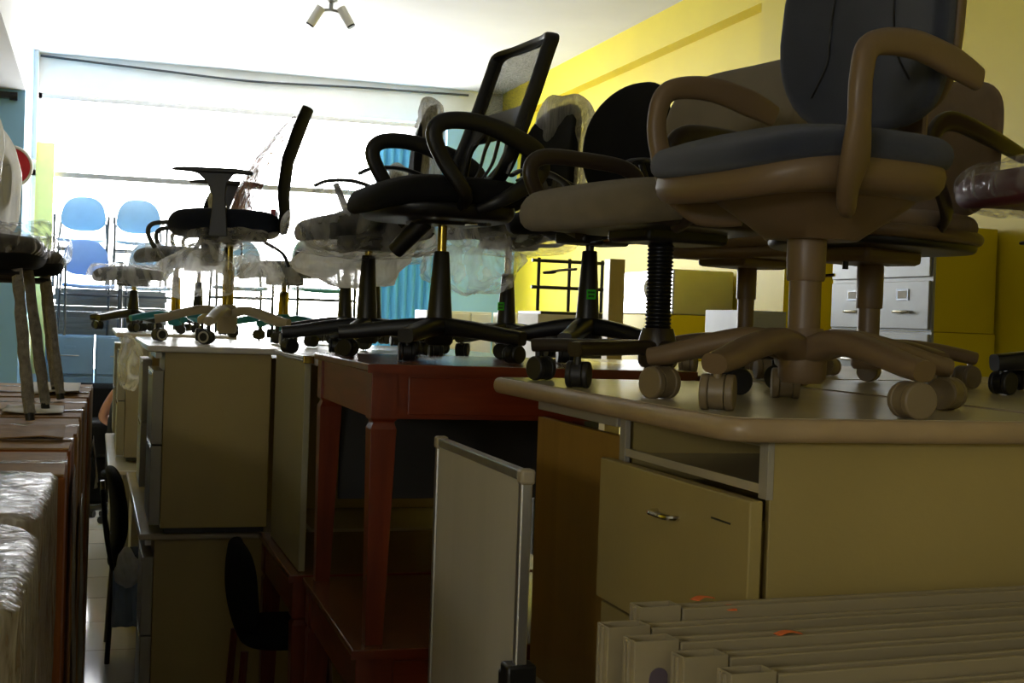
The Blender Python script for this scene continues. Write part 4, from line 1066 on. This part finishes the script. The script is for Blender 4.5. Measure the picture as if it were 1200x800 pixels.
# blue curtain by the pier
g = []
for i in range(41):
    x = 2.62 + .7 * i / 40; g.append((x, 12.95 + .03 * sin(i * 1.3)))
mb = MB(); mb.add([(x, y, z) for z in (0.8, 3.4) for x, y in g], [(i, i + 1, 42 + i, 41 + i) for i in range(40)])
o = mb.build('curtain', 'curtain'); so = o.modifiers.new('s', 'SOLIDIFY'); so.thickness = .006; tag(o, 'blue curtain hanging at the right end of the window', 'curtain')

# ---- things in the aisle
t = thing('visitor_chair', 'black chair facing under the desks in the aisle, with pale blue cloth on its seat', 'chair', (.30, 6.55, 0), radians(-90))
for sx in (-1, 1):
    for sy in (-1, 1):
        MB().sweep([(sx * .21, sy * .20, 0), (sx * .20, sy * .19, .25), (sx * .19, sy * .18, .42)], .012, n=8).build('leg', 'black', t)
cushion(t, 'seat', .44, .42, .42, .05, 'black_fab', p=3)
for sx in (-1, 1): MB().sweep([(sx * .19, -.18, .40), (sx * .19, -.22, .6), (sx * .17, -.24, .8)], .012, n=8).build('back_post', 'black', t)
backrest(t, 'backrest', .42, .42, .47, -.21, .045, 'black_fab', p=2.6, lean=.06)
g = []; mb = MB()
vs = [(.115 + .14 * i / 10 * (1 + .012 * j), 6.315 - .010 * noise.noise(Vector((i * .9, j * .3, 0))) - .008 * sin(i * 1.9), .435 - .26 * j / 10) for j in range(11) for i in range(11)]
mb.add(vs, [(j * 11 + i, j * 11 + i + 1, (j + 1) * 11 + i + 1, (j + 1) * 11 + i) for j in range(10) for i in range(10)])
o = mb.build('cloth', 'pale_blue', None); so = o.modifiers.new('s', 'SOLIDIFY'); so.thickness = .004
tag(o, 'pale blue cloth hanging from the seat of the black aisle chair', 'cloth')
bag('white plastic bag hung on the black aisle chair', (.175, 6.27, .44), (.055, .035, .075), 44, 'white_bag', amp=.2)

t = thing('visitor_chair', 'dark grey padded chair on the floor beside the lower red table', 'chair', (.70, 4.98, 0), radians(-90))
for sx in (-1, 1):
    for sy in (-1, 1):
        MB().sweep([(sx * .20, sy * .17, 0), (sx * .19, sy * .16, .25), (sx * .18, sy * .15, .42)], .014, n=8).build('leg', 'maroon', t)
cushion(t, 'seat', .42, .38, .42, .06, 'black_fab', p=3, cy=.03)
backrest(t, 'backrest', .40, .36, .44, -.16, .05, 'black_fab', p=2.6, lean=.1, lumb=-.03, curve=.06)

# ---- seated person at the far end of the aisle
def person(loc, rz):
    t = thing('person', 'person in a dark sleeveless top sitting in the aisle, bare arm bent at the elbow', 'person', loc, rz)
    J = {'pel': (0, 0, .50, .13, .15), 'abd': (0, .0, .66, .115, .14), 'che': (0, .02, .86, .12, .16), 'nek0': (0, .02, 1.02, .07, .08), 'nek': (0, .03, 1.09, .05, .05), 'hed': (0, .05, 1.17, .07, .075), 'top': (0, .04, 1.28, .075, .075), 'cro': (0, .03, 1.34, .05, .05),
         'shL': (.17, .02, .97, .055, .055), 'elL': (.22, -.02, .70, .042, .042), 'wrL': (.17, .20, .62, .028, .028), 'haL': (.12, .28, .63, .03, .018),
         'shR': (-.17, -.02, 1.0, .06, .06), 'elR': (-.20, -.15, .77, .047, .047), 'wrR': (-.17, .12, .66, .032, .032), 'haR': (-.12, .24, .64, .03, .018),
         'hiL': (.10, .02, .50, .09, .09), 'knL': (.13, .42, .48, .06, .06), 'anL': (.13, .40, .09, .036, .036), 'toL': (.14, .52, .03, .035, .025),
         'hiR': (-.10, .02, .50, .09, .09), 'knR': (-.13, .42, .48, .06, .06), 'anR': (-.13, .40, .09, .036, .036), 'toR': (-.14, .52, .03, .035, .025)}
    E = [('pel', 'abd'), ('abd', 'che'), ('che', 'nek0'), ('nek0', 'nek'), ('nek', 'hed'), ('hed', 'top'), ('top', 'cro')]
    for s_ in 'LR': E += [('che', 'sh' + s_), ('sh' + s_, 'el' + s_), ('el' + s_, 'wr' + s_), ('wr' + s_, 'ha' + s_), ('pel', 'hi' + s_), ('hi' + s_, 'kn' + s_), ('kn' + s_, 'an' + s_), ('an' + s_, 'to' + s_)]
    for s_, sx in (('L', 1), ('R', -1)):
        for k in range(4):
            a = 'f%s%d' % (s_, k); x = sx * (.135 - .018 * k)
            J[a] = (x, .33, .632 - .003 * k, .009, .009); J[a + 'b'] = (x - sx * .006, .37 - .006 * abs(k - 1), .618, .008, .008)
            E += [('ha' + s_, a), (a, a + 'b')]
        J['t' + s_] = (sx * .085, .27, .64, .01, .01); J['t' + s_ + 'b'] = (sx * .07, .30, .64, .009, .009); E += [('ha' + s_, 't' + s_), ('t' + s_, 't' + s_ + 'b')]
    def skin_mesh(name, names, edges, m, grow, root, par):
        idx = {n: i for i, n in enumerate(names)}
        me = bpy.data.meshes.new(name); me.from_pydata([J[n][:3] for n in names], [(idx[a], idx[b]) for a, b in edges], [])
        o = bpy.data.objects.new(name, me); COL.objects.link(o); o.parent = par; me.materials.append(M[m])
        sk = o.modifiers.new('skin', 'SKIN'); sk.use_smooth_shade = True
        L = me.skin_vertices[0].data
        for n, i in idx.items(): L[i].radius = (J[n][3] + grow, J[n][4] + grow)
        L[idx[root]].use_root = True
        su = o.modifiers.new('sub', 'SUBSURF'); su.levels = 1; su.render_levels = 2
        return o
    body = skin_mesh('body', list(J), E, 'skin', 0, 'pel', t)
    # face details
    MB().sweep([(0, .115, 1.24), (0, .135, 1.215), (0, .125, 1.205)], [.008, .012, .01], n=8).build('nose', 'skin', t)
    for s_ in (-1, 1): MB().cyl((s_ * .03, .108, 1.245), (s_ * .03, .118, 1.245), .009).build('eye', 'ink', t)
    MB().sweep([(-.022, .112, 1.175), (0, .118, 1.173), (.022, .112, 1.175)], .005, n=6).build('mouth', 'maroon', t)
    J2 = ['pel', 'abd', 'che', 'nek0']; 
    skin_mesh('top_garment', J2 + ['shL', 'shR'], [('pel', 'abd'), ('abd', 'che'), ('che', 'nek0'), ('che', 'shL'), ('che', 'shR')], 'shirt', .014, 'pel', t)
    skin_mesh('trousers', ['pel', 'hiL', 'knL', 'hiR', 'knR', 'anL', 'anR'], [('pel', 'hiL'), ('hiL', 'knL'), ('knL', 'anL'), ('pel', 'hiR'), ('hiR', 'knR'), ('knR', 'anR')], 'shirt', .016, 'pel', t)
    o = selli(.17, .20, 2, 24)
    MB().pad(o, .16, .075, lambda a, b, h: (a, b + .025, 1.235 + h)).build('hair', 'hair', t)
    return t
p = at(146, 560, 10.3)
person((p.x, p.y, 0), radians(-78))
t = thing('stool', 'black wheeled stool under the seated person', 'stool', (p.x, p.y, 0))
star_base(t, 'black', 'black', R=.26, hub=.13, tip=.085, rot=.3, style='low')
column(t, .11, .28, .34, .03, .024, 'black', 'chrome'); cushion(t, 'seat', .36, .36, .33, .05, 'black_fab', p=2)

# ================================================================== LIGHT
w = bpy.data.worlds.new('world'); sc.world = w; w.use_nodes = True
bg = w.node_tree.nodes['Background']; bg.inputs[0].default_value = (1.0, 1.0, 1.0, 1); bg.inputs[1].default_value = 14
pl = bpy.data.lights.new('window_portal', 'AREA'); pl.shape = 'RECTANGLE'; pl.size = 3.95; pl.size_y = 2.64
pl.cycles.is_portal = True
po = bpy.data.objects.new('window_portal', pl); COL.objects.link(po); po.location = (1.375, 13.42, 2.32); po.rotation_euler = (radians(-90), 0, 0)
pl2 = bpy.data.lights.new('fill_opening_portal', 'AREA'); pl2.shape = 'RECTANGLE'; pl2.size = 2.0; pl2.size_y = .53; pl2.cycles.is_portal = True  # portal for the fill-light opening added in the unseen left wall
po2 = bpy.data.objects.new('fill_opening_portal', pl2); COL.objects.link(po2); po2.location = (-3.22, -2.3, 2.265); po2.rotation_euler = (radians(90), 0, radians(-90))
sc.view_settings.view_transform = 'Standard'; sc.view_settings.look = 'None'; sc.view_settings.gamma = 1; sc.view_settings.use_curve_mapping = False
sc.view_settings.exposure = 0.75
